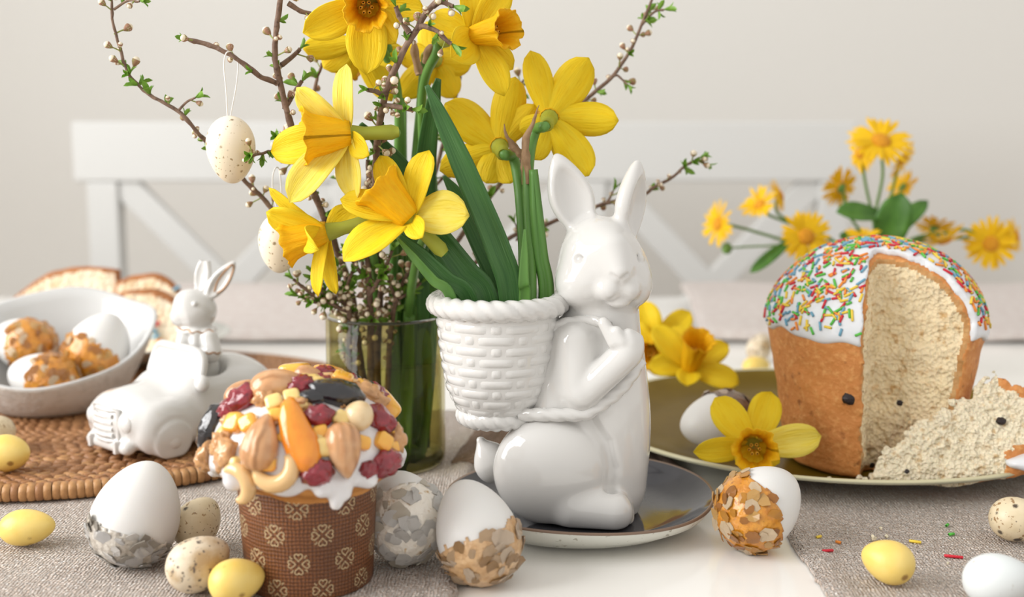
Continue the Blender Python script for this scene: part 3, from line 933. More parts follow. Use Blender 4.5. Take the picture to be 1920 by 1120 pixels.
M_RFL = [mat('mica_rose', (0.68, 0.46, 0.27), 0.13, coat=0.5, bumps=[('noise', 300, 0.0005)]), mat('mica_blush', (0.80, 0.62, 0.45), 0.12, coat=0.6, bumps=[('noise', 300, 0.0005)]), mat('mica_bronze', (0.48, 0.27, 0.11), 0.16, coat=0.5, bumps=[('noise', 300, 0.0005)])]
M_WFL_B = mat('pearl_flake_glue', (0.84, 0.78, 0.68), 0.3, layers=[('noise', 120, 0.45, 0.7, (0.86, 0.82, 0.75), 4), ('noise', 300, 0.60, 0.72, (0.55, 0.38, 0.20), 3)], bumps=[('noise', 260, 0.0013)], coat=0.5)
M_WFL = [mat('mica_white', (0.87, 0.84, 0.79), 0.12, coat=0.6, bumps=[('noise', 300, 0.0005)]), mat('mica_cream', (0.84, 0.76, 0.62), 0.14, coat=0.5, bumps=[('noise', 300, 0.0005)]), mat('mica_bright', (0.92, 0.89, 0.84), 0.1, coat=0.6, bumps=[('noise', 300, 0.0005)])]
M_DARKFL = mat('dark_mica_glue', (0.14, 0.09, 0.06), 0.35, layers=[('noise', 200, 0.4, 0.7, (0.28, 0.19, 0.13), 4)], bumps=[('noise', 260, 0.0013)], coat=0.4)
M_DFL = [mat('mica_dark', (0.20, 0.13, 0.09), 0.2, coat=0.5), mat('mica_dark_pale', (0.40, 0.30, 0.22), 0.2, coat=0.5)]

_flakes = {}
def flake_meshes(ms, key):
    if key in _flakes: return _flakes[key]
    out = []
    rr = random.Random(5)
    for m in ms:
        for q in range(3):
            n = rr.randint(6, 8)
            ring = [(math.cos(2 * PI * k / n) * rr.uniform(0.7, 1.05), math.sin(2 * PI * k / n) * rr.uniform(0.6, 1.0)) for k in range(n)]
            cup = rr.uniform(-0.22, 0.05)
            vs = [(0, 0, 0.04)] + [(x, y, cup * (x * x + y * y) + rr.uniform(-0.07, 0.1)) for x, y in ring] + [(0, 0, -0.04)] + [(x * 0.97, y * 0.97, cup * (x * x + y * y) - 0.09) for x, y in ring]
            fs = [(0, 1 + k, 1 + (k + 1) % n) for k in range(n)] + [(n + 1, n + 2 + (k + 1) % n, n + 2 + k) for k in range(n)]
            fs += [(1 + k, n + 2 + k, n + 2 + (k + 1) % n, 1 + (k + 1) % n) for k in range(n)]
            out.append(make_mesh('flake', vs, fs, m, smooth=False))
    _flakes[key] = out
    return out

def place_egg(name, label, px, py, axis, L, Wd, shell, ground=0.0, k=0.16, group=None, cat='egg', Y=None, coat=None, nf=0, seed=1, fsize=(0.0028, 0.0062)):
    """egg resting at height ground (or centred at distance Y); axis = direction of the small end.
    coat = (glue material, flake materials, key, direction, threshold)"""
    vs, f = egg_mesh(L, Wd, k)
    A = frame(axis, (0.3, 0.2, 1) if abs(nrm(axis).z) < 0.9 else (1, 0, 0))
    rv = xf(vs, A)
    if Y is None:
        c = T(px, py, ground - rv[:, 2].min() + 0.0003)
    else:
        c = W(px, py, Y)
    base = Vector((c.x, c.y, c.z + rv[:, 2].min()))
    if coat is None:
        o = mobj(name, rv + np.array(c), f, shell, origin=c)
        # keep object axes so that the shell pattern differs from egg to egg
        return tag(o, label, cat, group), c
    t = thing(name, label, cat, base, group)
    mobj('shell', rv + np.array(c), f, shell, t)
    glue, fls, key, cdir, thr = coat
    cdir = np.array(nrm(cdir))
    vs2, f2 = egg_mesh(L + 0.0009, Wd + 0.0009, k, 96, 64)
    rv2 = xf(vs2, A)
    fc = np.array([rv2[list(q)].mean(0) for q in f2])
    dn = fc / np.linalg.norm(fc, axis=1)[:, None]
    sel = dn @ cdir + 0.16 * fbm(fc + seed * 3.1, 110, 3) + 0.05 * vnoise(fc + seed, 500) > thr
    keep = [q for q, s_ in zip(f2, sel) if s_]
    used = sorted({i for q in keep for i in q}); re_ = {i: j for j, i in enumerate(used)}
    nv = rv2[used]; nn = nv / np.linalg.norm(nv, axis=1)[:, None]
    nv = nv + nn * (0.0005 * (fbm(nv + seed, 400, 2) + 0.4))[:, None]
    o = mobj('mica_coat', nv + np.array(c), [tuple(re_[i] for i in q) for q in keep], glue, t)
    mod_solid(o, 0.0006, -1.0)
    rr = random.Random(seed); ml = flake_meshes(fls, key)
    idx = [i for i in range(len(keep))]
    kc = np.array([nv[[re_[i] for i in q]].mean(0) for q in keep])
    # area-uniform picks with spacing
    ar = np.array([np.linalg.norm(np.cross(nv[re_[q[1]]] - nv[re_[q[0]]], nv[re_[q[2]]] - nv[re_[q[0]]])) for q in keep])
    pr = np.cumsum(ar / ar.sum())
    pts = []
    for _ in range(nf * 6):
        if len(pts) >= nf: break
        p = kc[int(np.searchsorted(pr, rr.random()))]
        if all(np.linalg.norm(p - q) > 0.0022 for q in pts):
            pts.append(p)
    for p in pts:
        n_ = Vector(p).normalized()
        tilt = Vector((rr.uniform(-1, 1), rr.uniform(-1, 1), rr.uniform(-1, 1))) * 0.28
        s_ = rr.uniform(*fsize)
        M_ = frame(n_ + tilt, (rr.uniform(-1, 1), rr.uniform(-1, 1), rr.uniform(-1, 1)), Vector(p) + c + n_ * 0.0006, s_)
        inst('flake', rr.choice(ml), M_, o)
    return t, c

CLOTH = 0.0030
GOLD = (M_GOLD, M_GFL, 'gold'); ROSE = (M_ROSE, M_RFL, 'rose'); SILV = (M_SILV, M_SFL, 'silver'); PEARL = (M_WFL_B, M_WFL, 'pearl'); DARK = (M_DARKFL, M_DFL, 'dark')
place_egg('decorated_egg', 'white egg with silver grey mica flakes on its bottom, left of the quail eggs', 257, 962, (0.28, 0.22, 0.9), 0.0585, 0.0475, M_EGG, CLOTH, coat=(*SILV, (-0.30, -0.28, -0.9), 0.42), nf=64, seed=3, fsize=(0.0030, 0.0066))
place_egg('decorated_egg', 'white egg with rose gold mica flakes leaning on the slate saucer', 893, 997, (-0.32, 0.42, 0.80), 0.0580, 0.0440, M_EGG, 0.0, coat=(*ROSE, (0.42, -0.36, -0.82), 0.18), nf=80, seed=4)
place_egg('decorated_egg', 'pearl white egg fully covered with pale mica behind the rose gold egg', 758, 966, (-0.25, 0.75, 0.6), 0.0555, 0.0435, M_EGG, CLOTH, coat=(*PEARL, (0.3, -0.85, -0.35), -0.10), nf=90, seed=6)
place_egg('decorated_egg', 'white egg with bright gold mica flakes between saucer and linen corner', 1425, 949, (0.62, 0.34, 0.42), 0.0545, 0.0450, M_EGG, 0.0008, coat=(*GOLD, (-0.78, -0.34, -0.30), 0.10), nf=80, seed=8)
BOWLZ = MAT_TOP + 0.0075
place_egg('decorated_egg', 'gold flaked white egg nearest the raised right wall of the bowl', 185, 652, (0.38, 0.25, 0.85), 0.0605, 0.0510, M_EGG, Y=0.962, coat=(*GOLD, (-0.45, -0.45, -0.75), 0.10), nf=64, seed=9)
place_egg('decorated_egg', 'gold flaked white egg at the front edge of the bowl', 80, 711, (-0.80, 0.20, 0.12), 0.0600, 0.0420, M_EGG, Y=0.926, coat=(*GOLD, (0.85, -0.30, -0.12), 0.05), nf=60, seed=10)
place_egg('decorated_egg', 'gold flaked white egg at the back of the bowl, cut by the picture edge', 44, 645, (-0.85, 0.25, 0.22), 0.0580, 0.0440, M_EGG, Y=0.980, coat=(*GOLD, (0.88, -0.35, 0.05), 0.08), nf=56, seed=12)
place_egg('quail_egg', 'dark spotted quail egg touching the silver flaked egg', 370, 980, (0.30, 0.35, 0.45), 0.0315, 0.0262, M_QUAIL, CLOTH)
place_egg('quail_egg', 'brown mottled quail egg in front of the other quail egg', 372, 1056, (0.75, 0.25, 0.42), 0.0345, 0.0275, M_QUAIL2, CLOTH)
place_egg('quail_egg', 'quail egg with large black spots at the right picture edge', 1908, 974, (0.75, -0.45, 0.10), 0.0320, 0.0255, M_QUAIL, CLOTH)
place_egg('quail_egg', 'quail egg on the placemat cut by the left picture edge', -6, 812, (0.2, 0.9, 0.1), 0.0310, 0.0255, M_QUAIL, MAT_TOP)
place_egg('quail_egg', 'blurred quail egg behind the sprinkle cake', 1424, 652, (0.3, 0.2, 0.6), 0.0320, 0.0260, M_QUAIL2, 0.0)
place_egg('yellow_egg', 'small yellow egg on the rattan placemat', 16, 850, (0.85, -0.2, 0.05), 0.0300, 0.0250, M_EGGYEL, MAT_TOP)
place_egg('yellow_egg', 'small yellow egg on the linen just in front of the rattan placemat', 51, 989, (0.96, -0.05, 0.10), 0.0330, 0.0208, M_EGGYEL, CLOTH)
place_egg('yellow_egg', 'small yellow egg beside the patterned paper cake case', 444, 1089, (0.78, 0.35, 0.10), 0.0285, 0.0225, M_EGGYEL, CLOTH)
place_egg('yellow_egg', 'small yellow egg alone on the right linen runner among sprinkles', 1665, 1053, (-0.70, 0.30, 0.20), 0.0280, 0.0228, M_EGGYEL, CLOTH)
place_egg('yellow_egg', 'blurred yellow egg behind the olive plate', 1418, 687, (0.9, 0.3, 0.05), 0.0290, 0.0200, M_EGGYEL, 0.0)
place_egg('white_egg', 'plain pale white egg on the linen in the lower right corner', 1872, 1088, (0.70, -0.30, 0.16), 0.0345, 0.0265, M_EGGBLUE, CLOTH)
place_egg('decorated_egg', 'white egg with dark mica end lying on the olive plate', 1345, 790, (-0.80, -0.15, -0.12), 0.0560, 0.0420, M_EGG, OLIVE[2] + 0.0085, coat=(*DARK, (0.80, 0.30, 0.45), 0.25), nf=34, seed=15)
# ------------------------------------------------------------------ nut-topped cake in its paper case
M_PAPER = mat('brown_printed_paper', (0.27, 0.100, 0.034), 0.33, coord='UV', layers=[('noise', 28, 0.35, 0.7, (0.15, 0.058, 0.022), 4), ('wave', 155, 0.62, 0.95, (0.085, 0.032, 0.014), 'X', 3.0), ('wave', 155, 0.62, 0.95, (0.10, 0.038, 0.016), 'Y', 3.0)],
              bumps=[('waveX', 155, 0.0002, 3.0), ('waveY', 155, 0.0002, 3.0)])
M_PRINT = mat('cream_print', (0.66, 0.52, 0.30), 0.4)
M_BUN = mat('golden_bun', (0.60, 0.27, 0.07), 0.45, layers=[('noise', 90, 0.4, 0.7, (0.40, 0.15, 0.035), 4)], bumps=[('noise', 200, 0.0008)])
M_ICING = mat('white_sugar_icing', (0.76, 0.75, 0.76), 0.18, coat=0.5, sss=0.2, sss_s=0.004, layers=[('noise', 40, 0.45, 0.75, (0.70, 0.67, 0.67), 3)], bumps=[('noise', 45, 0.0014)])
NK = Vector(((573 - 960) * S(0.605), 0.605, CLOTH - 0.0004))
nk = thing('nut_cake', 'small Easter cake in brown printed paper topped with nuts and dried fruit', 'cake', NK)
CH = 0.0612; R0, R1 = 0.0338, 0.0372
def case_r(z): return R0 + (R1 - R0) * z / CH
prof = [(0, 0.0006), (R0 - 0.001, 0.0), (R0, 0.001)] + [(case_r(z), z) for z in np.linspace(0.004, CH, 12)] + [(case_r(CH) - 0.0006, CH), (case_r(0.045) - 0.0006, 0.045)]
v, f = lathe(prof, 96)
uv = []
for i in range(96):
    for (r_, z) in prof: uv.append((i / 96 * 2 * PI * 0.036, z))
paper = mobj('paper_case', v + np.array(NK), f, M_PAPER, nk, uvs=uv)
# printed four-heart motifs
def heart(n=22):
    t = np.linspace(0.0, 2 * PI, n)
    x = 16 * np.sin(t) ** 3 / 34; y = (13 * np.cos(t) - 5 * np.cos(2 * t) - 2 * np.cos(3 * t) - np.cos(4 * t) + 17) / 34
    return np.stack([x, y], 1)
def ribbon2d(p, w):
    p = np.asarray(p); tg = np.gradient(p, axis=0); tg /= np.linalg.norm(tg, axis=1)[:, None] + 1e-9
    nr = np.stack([-tg[:, 1], tg[:, 0]], 1)
    return np.concatenate([p + nr * w / 2, p - nr * w / 2]), [(i, i + 1, len(p) + i + 1, len(p) + i) for i in range(len(p) - 1)]
mv, mf = [], []
pieces = []
for q in range(4):
    a = q * PI / 2; R_ = np.array([[math.cos(a), -math.sin(a)], [math.sin(a), math.cos(a)]])
    h_ = heart() * np.array([0.0046, 0.0049]) + np.array([0, 0.0014])
    pieces.append(ribbon2d(h_ @ R_.T, 0.00040))
    b = a + PI / 4; d_ = np.array([-math.sin(b), math.cos(b)])
    sp = np.array([d_ * (0.0044 + 0.0018 * t) + np.array([-d_[1], d_[0]]) * 0.0006 * math.sin(t * 3.1) for t in np.linspace(0, 1, 5)])
    pieces.append(ribbon2d(sp, 0.0004))
n0 = 0
for pv_, pf_ in pieces:
    mv.append(pv_); mf += [tuple(i + n0 for i in q) for q in pf_]; n0 += len(pv_)
mv = np.concatenate(mv)
NC = 9
for row in range(4):
    zc = 0.0505 - row * 0.0148
    for k in range(NC):
        a0 = 2 * PI * (k + (0.5 if row % 2 else 0)) / NC - PI / 2 + 0.02
        pts = []
        for x, y in mv:
            z = min(max(zc + y, 0.0025), CH - 0.0005); r_ = case_r(z) + 0.00012
            a = a0 + x / 0.036
            pts.append((r_ * math.cos(a), r_ * math.sin(a), z))
        mobj('printed_motif', np.array(pts) + np.array(NK), mf, M_PRINT, paper)
# bun and icing
DC = np.array([0, 0, 0.0690]); DR = np.array([0.0488, 0.0488, 0.0395])
def bun_sdf(P):
    q = P.copy()
    d = sd_ell(q, DC, DR)
    d = smax(d, 0.0570 - P[:, 2], 0.012)
    d = smin(d, sd_cap(P, (0, 0, 0.045), (0, 0, 0.0625), 0.0355), 0.006)
    return d + 0.0012 * vnoise(P, 55)
v, f = nets(lambda P: smax(bun_sdf(P), 0.044 - P[:, 2], 0.002), (-0.055, -0.055, 0.04), (0.055, 0.055, 0.11), 0.0022, 1)
mobj('bun', v + np.array(NK), f, M_BUN, nk)
def on_dome(px, py, grow=0.0025, c=DC, r=DR, o=NK):
    C_ = np.array(o) + c; r = r + grow
    d = np.array(ray(px, py)); p0 = (np.array(CP) - C_) / r; dd = d / r
    A_, B_, C2 = dd @ dd, 2 * p0 @ dd, p0 @ p0 - 1
    disc = B_ * B_ - 4 * A_ * C2
    if disc < 0:                      # ray misses: nearest silhouette point
        t = -B_ / (2 * A_); q = p0 + t * dd; q = q / np.linalg.norm(q); pt = q * r
    else:
        t = (-B_ - math.sqrt(disc)) / (2 * A_); pt = (p0 + t * dd) * r
    n_ = pt / (r * r)
    return Vector(pt + C_), nrm(n_)
drips = []
for (px, py, ln, rr) in ((628, 925, 0.0085, 0.0042), (602, 922, 0.002, 0.0055), (645, 922, 0.004, 0.0045), (690, 908, 0.001, 0.0055), (440, 905, 0.002, 0.007)):
    p, n_ = on_dome(px, py - 12, 0.0005)
    p = np.array(p - NK)
    drips.append((p, p + np.array([n_.x * 0.001, n_.y * 0.001, -ln]), rr))
for k in range(9):
    a = 0.3 + k * 0.36
    p = np.array([0.049 * math.cos(a), 0.049 * math.sin(a), 0.064]); drips.append((p, p + np.array([0, 0, -0.003 - 0.004 * random.random()]), 0.005))
def icing_sdf(P):
    a = np.arctan2(P[:, 1], P[:, 0])
    edge = 0.0625 + 0.0022 * np.sin(5 * a + 1) + 0.0018 * np.sin(9 * a) 
    d = sd_ell(P, DC, DR + 0.0018) + 0.0008 * vnoise(P, 90)
    d = smax(d, edge - P[:, 2], 0.006)
    for a_, b_, r_ in drips:
        d = smin(d, sd_cap(P, a_, b_, r_, r_ * 0.75), 0.004)
    return d
v, f = nets(icing_sdf, (-0.060, -0.060, 0.042), (0.060, 0.060, 0.112), 0.0017, 2)
mobj('icing', v + np.array(NK), f, M_ICING, nk)
# toppings
M_ALM = mat('almond_skin', (0.60, 0.31, 0.14), 0.25, coat=0.6, layers=[('wave', 55, 0.3, 0.9, (0.48, 0.23, 0.095), 'Y', 3.0), ('noise', 60, 0.45, 0.7, (0.72, 0.46, 0.26), 3)], bumps=[('waveY', 75, 0.0004, 3.0)])
M_CASH = mat('cashew', (0.76, 0.50, 0.23), 0.22, coat=0.7, sss=0.15, layers=[('noise', 60, 0.4, 0.7, (0.72, 0.45, 0.19), 3)])
M_WALN = mat('walnut_kernel', (0.60, 0.32, 0.13), 0.28, coat=0.7, layers=[('noise', 120, 0.4, 0.7, (0.46, 0.22, 0.08), 4)], bumps=[('noise', 180, 0.001)])
M_HAZ = mat('blanched_hazelnut', (0.78, 0.60, 0.36), 0.3, coat=0.4, layers=[('noise', 90, 0.45, 0.7, (0.66, 0.43, 0.2), 3)])
M_APR = mat('dried_apricot', (0.82, 0.30, 0.02), 0.14, coat=0.8, sss=0.35, sss_s=0.004, layers=[('noise', 60, 0.4, 0.7, (0.70, 0.19, 0.01), 4)], bumps=[('noise', 120, 0.0009)])
M_CAND = mat('candied_peel', (0.84, 0.46, 0.06), 0.14, coat=0.8, sss=0.35, sss_s=0.004, layers=[('noise', 80, 0.4, 0.7, (0.80, 0.30, 0.02), 3)], bumps=[('noise', 160, 0.0006)])
M_PINE = mat('candied_pineapple', (0.82, 0.62, 0.24), 0.16, coat=0.7, sss=0.3, sss_s=0.004, layers=[('noise', 90, 0.4, 0.7, (0.76, 0.48, 0.13), 3)], bumps=[('noise', 160, 0.0006)])
M_CRAN = mat('dried_cranberry', (0.22, 0.010, 0.022), 0.14, coat=0.8, layers=[('noise', 120, 0.45, 0.7, (0.40, 0.025, 0.04), 4), ('noise', 200, 0.55, 0.75, (0.06, 0.005, 0.012), 3)], bumps=[('noise', 200, 0.0012)])
M_PRUN = mat('prune', (0.010, 0.009, 0.012), 0.12, coat=0.9, layers=[('noise', 100, 0.55, 0.75, (0.04, 0.028, 0.02), 3)], bumps=[('noise', 130, 0.0014)])
def lump(kind, seed):
    o_ = np.array([seed * 1.7, seed * 0.9, seed * 2.3])
    if kind == 'almond':
        v, f = ellipsoid((0, 0, 0), (1, 1, 1), 20, 14)
        x = v[:, 0].copy(); v[:, 1] *= (1 - 0.36 * x - 0.18 * np.maximum(x, 0) ** 2); v[:, 2] *= (0.62 - 0.14 * x)
        v[:, 1] *= 0.62; return v, f
    if kind == 'cashew':
        p = [(math.cos(a) * 0.72, math.sin(a) * 0.72 - 0.25, 0) for a in np.linspace(-0.25, PI + 0.25, 14)]
        return tube(p, [0.14, 0.27, 0.33, 0.36, 0.36, 0.34, 0.29, 0.16], 12)
    v, f = ellipsoid((0, 0, 0), (1, 1, 1), 22, 14)
    if kind == 'walnut':
        n_ = np.abs(fbm(v + o_, 1.5, 2)); v = v * (0.72 + 0.9 * n_)[:, None]; v[:, 2] *= 0.6; v[:, 1] *= 0.8
    elif kind == 'prune':
        n_ = np.abs(vnoise(v + o_, 2.2)); v = v * (0.86 + 0.22 * n_ + 0.08 * vnoise(v + o_, 5))[:, None]; v[:, 2] *= 0.5; v[:, 1] *= 0.55
    elif kind == 'cranberry':
        n_ = np.abs(vnoise(v + o_, 2.6)); v = v * (0.80 + 0.34 * n_ + 0.10 * vnoise(v + o_, 6))[:, None]; v[:, 2] *= 0.62; v[:, 1] *= 0.78
    elif kind == 'dice':
        v = np.sign(v) * np.abs(v) ** 0.5 * 0.8; v = v * (1 + 0.10 * vnoise(v + o_, 1.3))[:, None]; v[:, 2] *= 0.75
    elif kind == 'hazelnut':
        v[:, 0] *= 1 + 0.1 * np.maximum(v[:, 0], 0); v = v * (1 + 0.03 * vnoise(v + o_, 2))[:, None]
    elif kind == 'apricot':
        x = v[:, 0].copy(); v[:, 1] *= 0.44 * (1 + 0.12 * np.sin(3 * x)); v[:, 2] *= 0.32; v = v * (1 + 0.08 * vnoise(v + o_, 2.4))[:, None]
        v[:, 1] += 0.08 * np.sin(2.4 * x)
    return v, f
TM = dict(almond=M_ALM, cashew=M_CASH, walnut=M_WALN, hazelnut=M_HAZ, apricot=M_APR, dice=M_CAND, pine=M_PINE, cranberry=M_CRAN, prune=M_PRUN)
TN = dict(almond='almond', cashew='cashew', walnut='walnut_piece', hazelnut='hazelnut', apricot='apricot_strip', dice='candied_peel', pine='candied_pineapple', cranberry='dried_cranberry', prune='prune')
NS = S(0.565, 0.08) * 1.2
# kind, px, py, half length in px, image angle of the long axis (degrees, 0 = right, 90 = up), lift (px)
TOPS = [('almond', 493, 832, 46, 82, 12), ('almond', 642, 846, 45, -84, 12), ('almond', 520, 728, 44, 18, 10), ('almond', 450, 736, 32, 25, 8), ('almond', 548, 700, 24, 20, 6), ('almond', 578, 706, 24, -8, 6), ('almond', 700, 905, 0, 0, 0),
        ('cashew', 520, 884, 40, 205, 10), ('cashew', 452, 905, 36, -70, 8),
        ('walnut', 386, 858, 27, 30, 6), ('walnut', 428, 852, 27, 70, 8), ('walnut', 415, 832, 22, 40, 6), ('walnut', 742, 822, 24, 80, 4), ('walnut', 688, 738, 26, -30, 6), ('walnut', 708, 752, 20, -60, 4), ('walnut', 495, 750, 20, 10, 6), ('walnut', 560, 760, 18, 0, 4),
        ('apricot', 560, 818, 62, -78, 8), ('hazelnut', 668, 786, 24, 60, 14),
        ('pine', 516, 760, 18, 20, 7), ('pine', 603, 840, 19, 5, 7), ('dice', 622, 843, 13, 0, 5), ('dice', 678, 832, 15, -5, 6), ('dice', 716, 829, 19, -20, 5), ('dice', 518, 782, 15, 0, 5), ('dice', 443, 796, 21, -15, 7), ('dice', 470, 797, 19, 30, 7), ('dice', 413, 757, 14, 10, 5), ('pine', 640, 788, 17, -30, 5), ('pine', 548, 748, 17, 20, 5), ('dice', 505, 870, 15, 0, 3), ('dice', 735, 840, 13, 10, 3), ('dice', 640, 716, 22, -12, 5), ('pine', 478, 822, 14, 20, 3), ('dice', 600, 812, 14, 10, 3), ('pine', 440, 870, 16, 0, 3),
        ('cranberry', 462, 752, 33, 50, 12), ('cranberry', 434, 770, 24, 20, 10), ('cranberry', 598, 784, 27, 8, 9), ('cranberry', 594, 886, 29, 20, 9), ('cranberry', 710, 788, 30, -50, 8), ('cranberry', 720, 867, 33, 12, 7), ('cranberry', 564, 727, 26, 20, 8), ('cranberry', 598, 708, 12, 0, 4), ('cranberry', 690, 880, 20, 10, 3), ('cranberry', 610, 716, 14, 0, 4),
        ('prune', 628, 743, 50, 6, 10), ('prune', 402, 803, 46, 62, 7), ('prune', 490, 717, 20, 15, 5), ('prune', 584, 748, 26, -5, 6)]
for k, (kind, px, py, hl, ang, lift) in enumerate(TOPS):
    if hl == 0: continue
    p, n_ = on_dome(px, py, 0.0022)
    a = math.radians(ang)
    d_ = CR * math.cos(a) + CU * math.sin(a)
    v, f = lump('dice' if kind == 'pine' else kind, k + 1)
    hl_ = hl * NS
    M_ = frame(n_, d_, p + n_ * lift * NS * 0.55, hl_)
    # flatten the lean: let items face the viewer a little more
    M_ = frame(nrm(n_ + Vector((0, -0.25, 0))), d_, p + n_ * lift * NS * 0.55, hl_)
    me = make_mesh(TN[kind], v * hl_, f, TM[kind])
    M2 = M_.copy(); 
    R3 = M_.to_3x3().normalized().to_4x4(); R3.translation = M_.translation
    inst(TN[kind], me, R3, nk)
rr = random.Random(77)
for k in range(34):
    a = rr.uniform(PI + 0.1, 2 * PI - 0.1); t_ = rr.uniform(0.1, 1.18)
    n0 = np.array([math.cos(a) * math.sin(t_), math.sin(a) * math.sin(t_), math.cos(t_)])
    p = Vector(DC + n0 * (DR + 0.0022)) + NK
    kind = rr.choice(['walnut', 'dice', 'cranberry', 'pine', 'walnut', 'almond'])
    hl_ = rr.uniform(0.0032, 0.0052)
    v, f = lump('dice' if kind == 'pine' else kind, k + 160)
    inst(TN[kind], make_mesh(TN[kind], v * hl_, f, TM[kind]), frame(Vector(n0 / DR), (rr.uniform(-1, 1), rr.uniform(-1, 1), 0.2), p), nk)
# loose fill on the hidden far side so that the crown is covered all round
rr = random.Random(21)
for k in range(34):
    a = rr.uniform(0.15, PI - 0.15); t_ = rr.uniform(0.15, 1.25)
    n0 = np.array([math.cos(a) * math.sin(t_), math.sin(a) * math.sin(t_), math.cos(t_)])
    p = Vector(DC + n0 * (DR + 0.003)) + NK
    kind = rr.choice(['walnut', 'dice', 'cranberry', 'pine', 'almond', 'prune', 'cashew'])
    hl_ = rr.uniform(0.006, 0.010)
    v, f = lump('dice' if kind == 'pine' else kind, k + 60)
    inst(TN[kind], make_mesh(TN[kind], v * hl_, f, TM[kind]), frame(Vector(n0 / DR), (rr.uniform(-1, 1), rr.uniform(-1, 1), 0.2), p), nk)

# ------------------------------------------------------------------ sprinkle cake
M_CRUST = mat('cake_crust', (0.68, 0.275, 0.075), 0.62, layers=[('noise', 22, 0.35, 0.7, (0.52, 0.20, 0.055), 4), ('noise', 240, 0.5, 0.75, (0.76, 0.38, 0.13), 4), ('noise', 130, 0.62, 0.75, (0.28, 0.095, 0.025), 4)], bumps=[('noise', 300, 0.0010), ('noise', 60, 0.0014)])
M_EDGE = mat('baked_crumb_edge', (0.50, 0.25, 0.085), 0.8, layers=[('noise', 160, 0.4, 0.7, (0.66, 0.41, 0.18), 4)], bumps=[('noise', 350, 0.0012)])
M_CRUMB = mat('cake_crumb', (0.95, 0.78, 0.50), 0.9, sss=0.2, sss_s=0.004, layers=[('noise', 26, 0.40, 0.70, (0.86, 0.72, 0.48), 3), ('noise', 160, 0.58, 0.72, (0.66, 0.42, 0.18), 4)], bumps=[('voronoi', 330, 0.0022), ('noise', 420, 0.0014)])
M_CRUMBPALE = mat('pale_cake_crumb', (0.95, 0.84, 0.62), 0.9, sss=0.2, sss_s=0.004, layers=[('noise', 200, 0.56, 0.72, (0.68, 0.48, 0.24), 4)], bumps=[('voronoi', 380, 0.0022), ('noise', 500, 0.0014)])
M_FROST = mat('white_frosting', (0.74, 0.76, 0.79), 0.38, coat=0.2, sss=0.15, sss_s=0.003, bumps=[('noise', 60, 0.001)])
M_RAISIN = mat('raisin', (0.02, 0.012, 0.012), 0.3, bumps=[('noise', 300, 0.001)])
KC = Vector((W(1635, 700, 0.814).x, 0.814, OLIVE[2] + 0.0074))
kk = thing('sprinkle_cake', 'tall Easter cake with white frosting, colourful sprinkles and a wedge cut out', 'cake', KC)
KD = np.array([0, 0, 0.0965]); KDR = np.array([0.0720, 0.0720, 0.0580])
def body0(P):
    r = np.sqrt(P[:, 0] ** 2 + P[:, 1] ** 2)
    R_ = np.interp(P[:, 2], [0, 0.004, 0.086, 0.098], [0.0558, 0.0586, 0.0712, 0.0720])
    d = (r - R_) * 0.97
    d = np.maximum(d, P[:, 2] - 0.098)
    d = smax(d, -P[:, 2], 0.004)
    d = smin(d, smax(sd_ell(P, KD, KDR), 0.088 - P[:, 2], 0.006), 0.004)
    return d + 0.0010 * vnoise(P, 40) + 0.0006 * vnoise(P, 110)
TH1, TH2 = math.radians(-23), math.radians(63)
APX = np.array([-0.010, -0.027])
def wedge(P):
    q = P[:, :2] - APX
    n1 = np.array([-math.cos(TH1), -math.sin(TH1)]); n2 = np.array([math.cos(TH2), math.sin(TH2)])
    return smax(q @ n1, q @ n2, 0.010)
def cake_sdf(P):
    w_ = wedge(P) + 0.0034 * fbm(P, 60, 2) + 0.0021 * fbm(P, 280, 2)
    return np.maximum(body0(P), -w_)
v, f = nets(cake_sdf, (-0.085, -0.085, -0.003), (0.085, 0.085, 0.163), 0.00165, 0)
fc = v[np.array(f)].mean(1).astype(np.float32)
bd = body0(fc)
midx = np.where(bd > -0.0013, 0, np.where(bd > -0.0042, 1, 2))
mobj('sponge', v + np.array(KC), f, [M_CRUST, M_EDGE, M_CRUMB], kk, midx=midx)
def frost_sdf(P):
    a = np.arctan2(P[:, 1], P[:, 0])
    edge = 0.0940 + 0.0018 * np.sin(4 * a + 0.4) + 0.0014 * np.sin(9 * a + 2) + 0.0008 * np.sin(17 * a)
    d = sd_ell(P, KD, KDR + 0.0032) + 0.0010 * vnoise(P, 45)
    d = smax(d, edge - P[:, 2], 0.005)
    d = np.maximum(d, -(sd_ell(P, KD, KDR - 0.001)))
    return np.maximum(d, -(wedge(P) - 0.0018 + 0.0018 * fbm(P, 130, 2)))
v, f = nets(frost_sdf, (-0.086, -0.086, 0.086), (0.086, 0.086, 0.166), 0.0015, 1)
fro = mobj('frosting', v + np.array(KC), f, M_FROST, kk)
SPC = [mat('sprinkle_red', (0.62, 0.02, 0.04), 0.35), mat('sprinkle_orange', (0.86, 0.28, 0.04), 0.35), mat('sprinkle_yellow', (0.84, 0.60, 0.06), 0.35), mat('sprinkle_green', (0.10, 0.50, 0.06), 0.35), mat('sprinkle_blue', (0.16, 0.38, 0.52), 0.35)]
sv, sf = tube([(0, 0, -0.5), (0, 0, -0.46), (0, 0, 0.46), (0, 0, 0.5)], [0.08, 0.13, 0.13, 0.08], 6)
sv = sv[:, [2, 1, 0]] * np.array([1, 1, -1])
SPM = [make_mesh('sprinkle', sv * 0.0068, sf, m) for m in SPC]
rr = random.Random(33)
cand = []
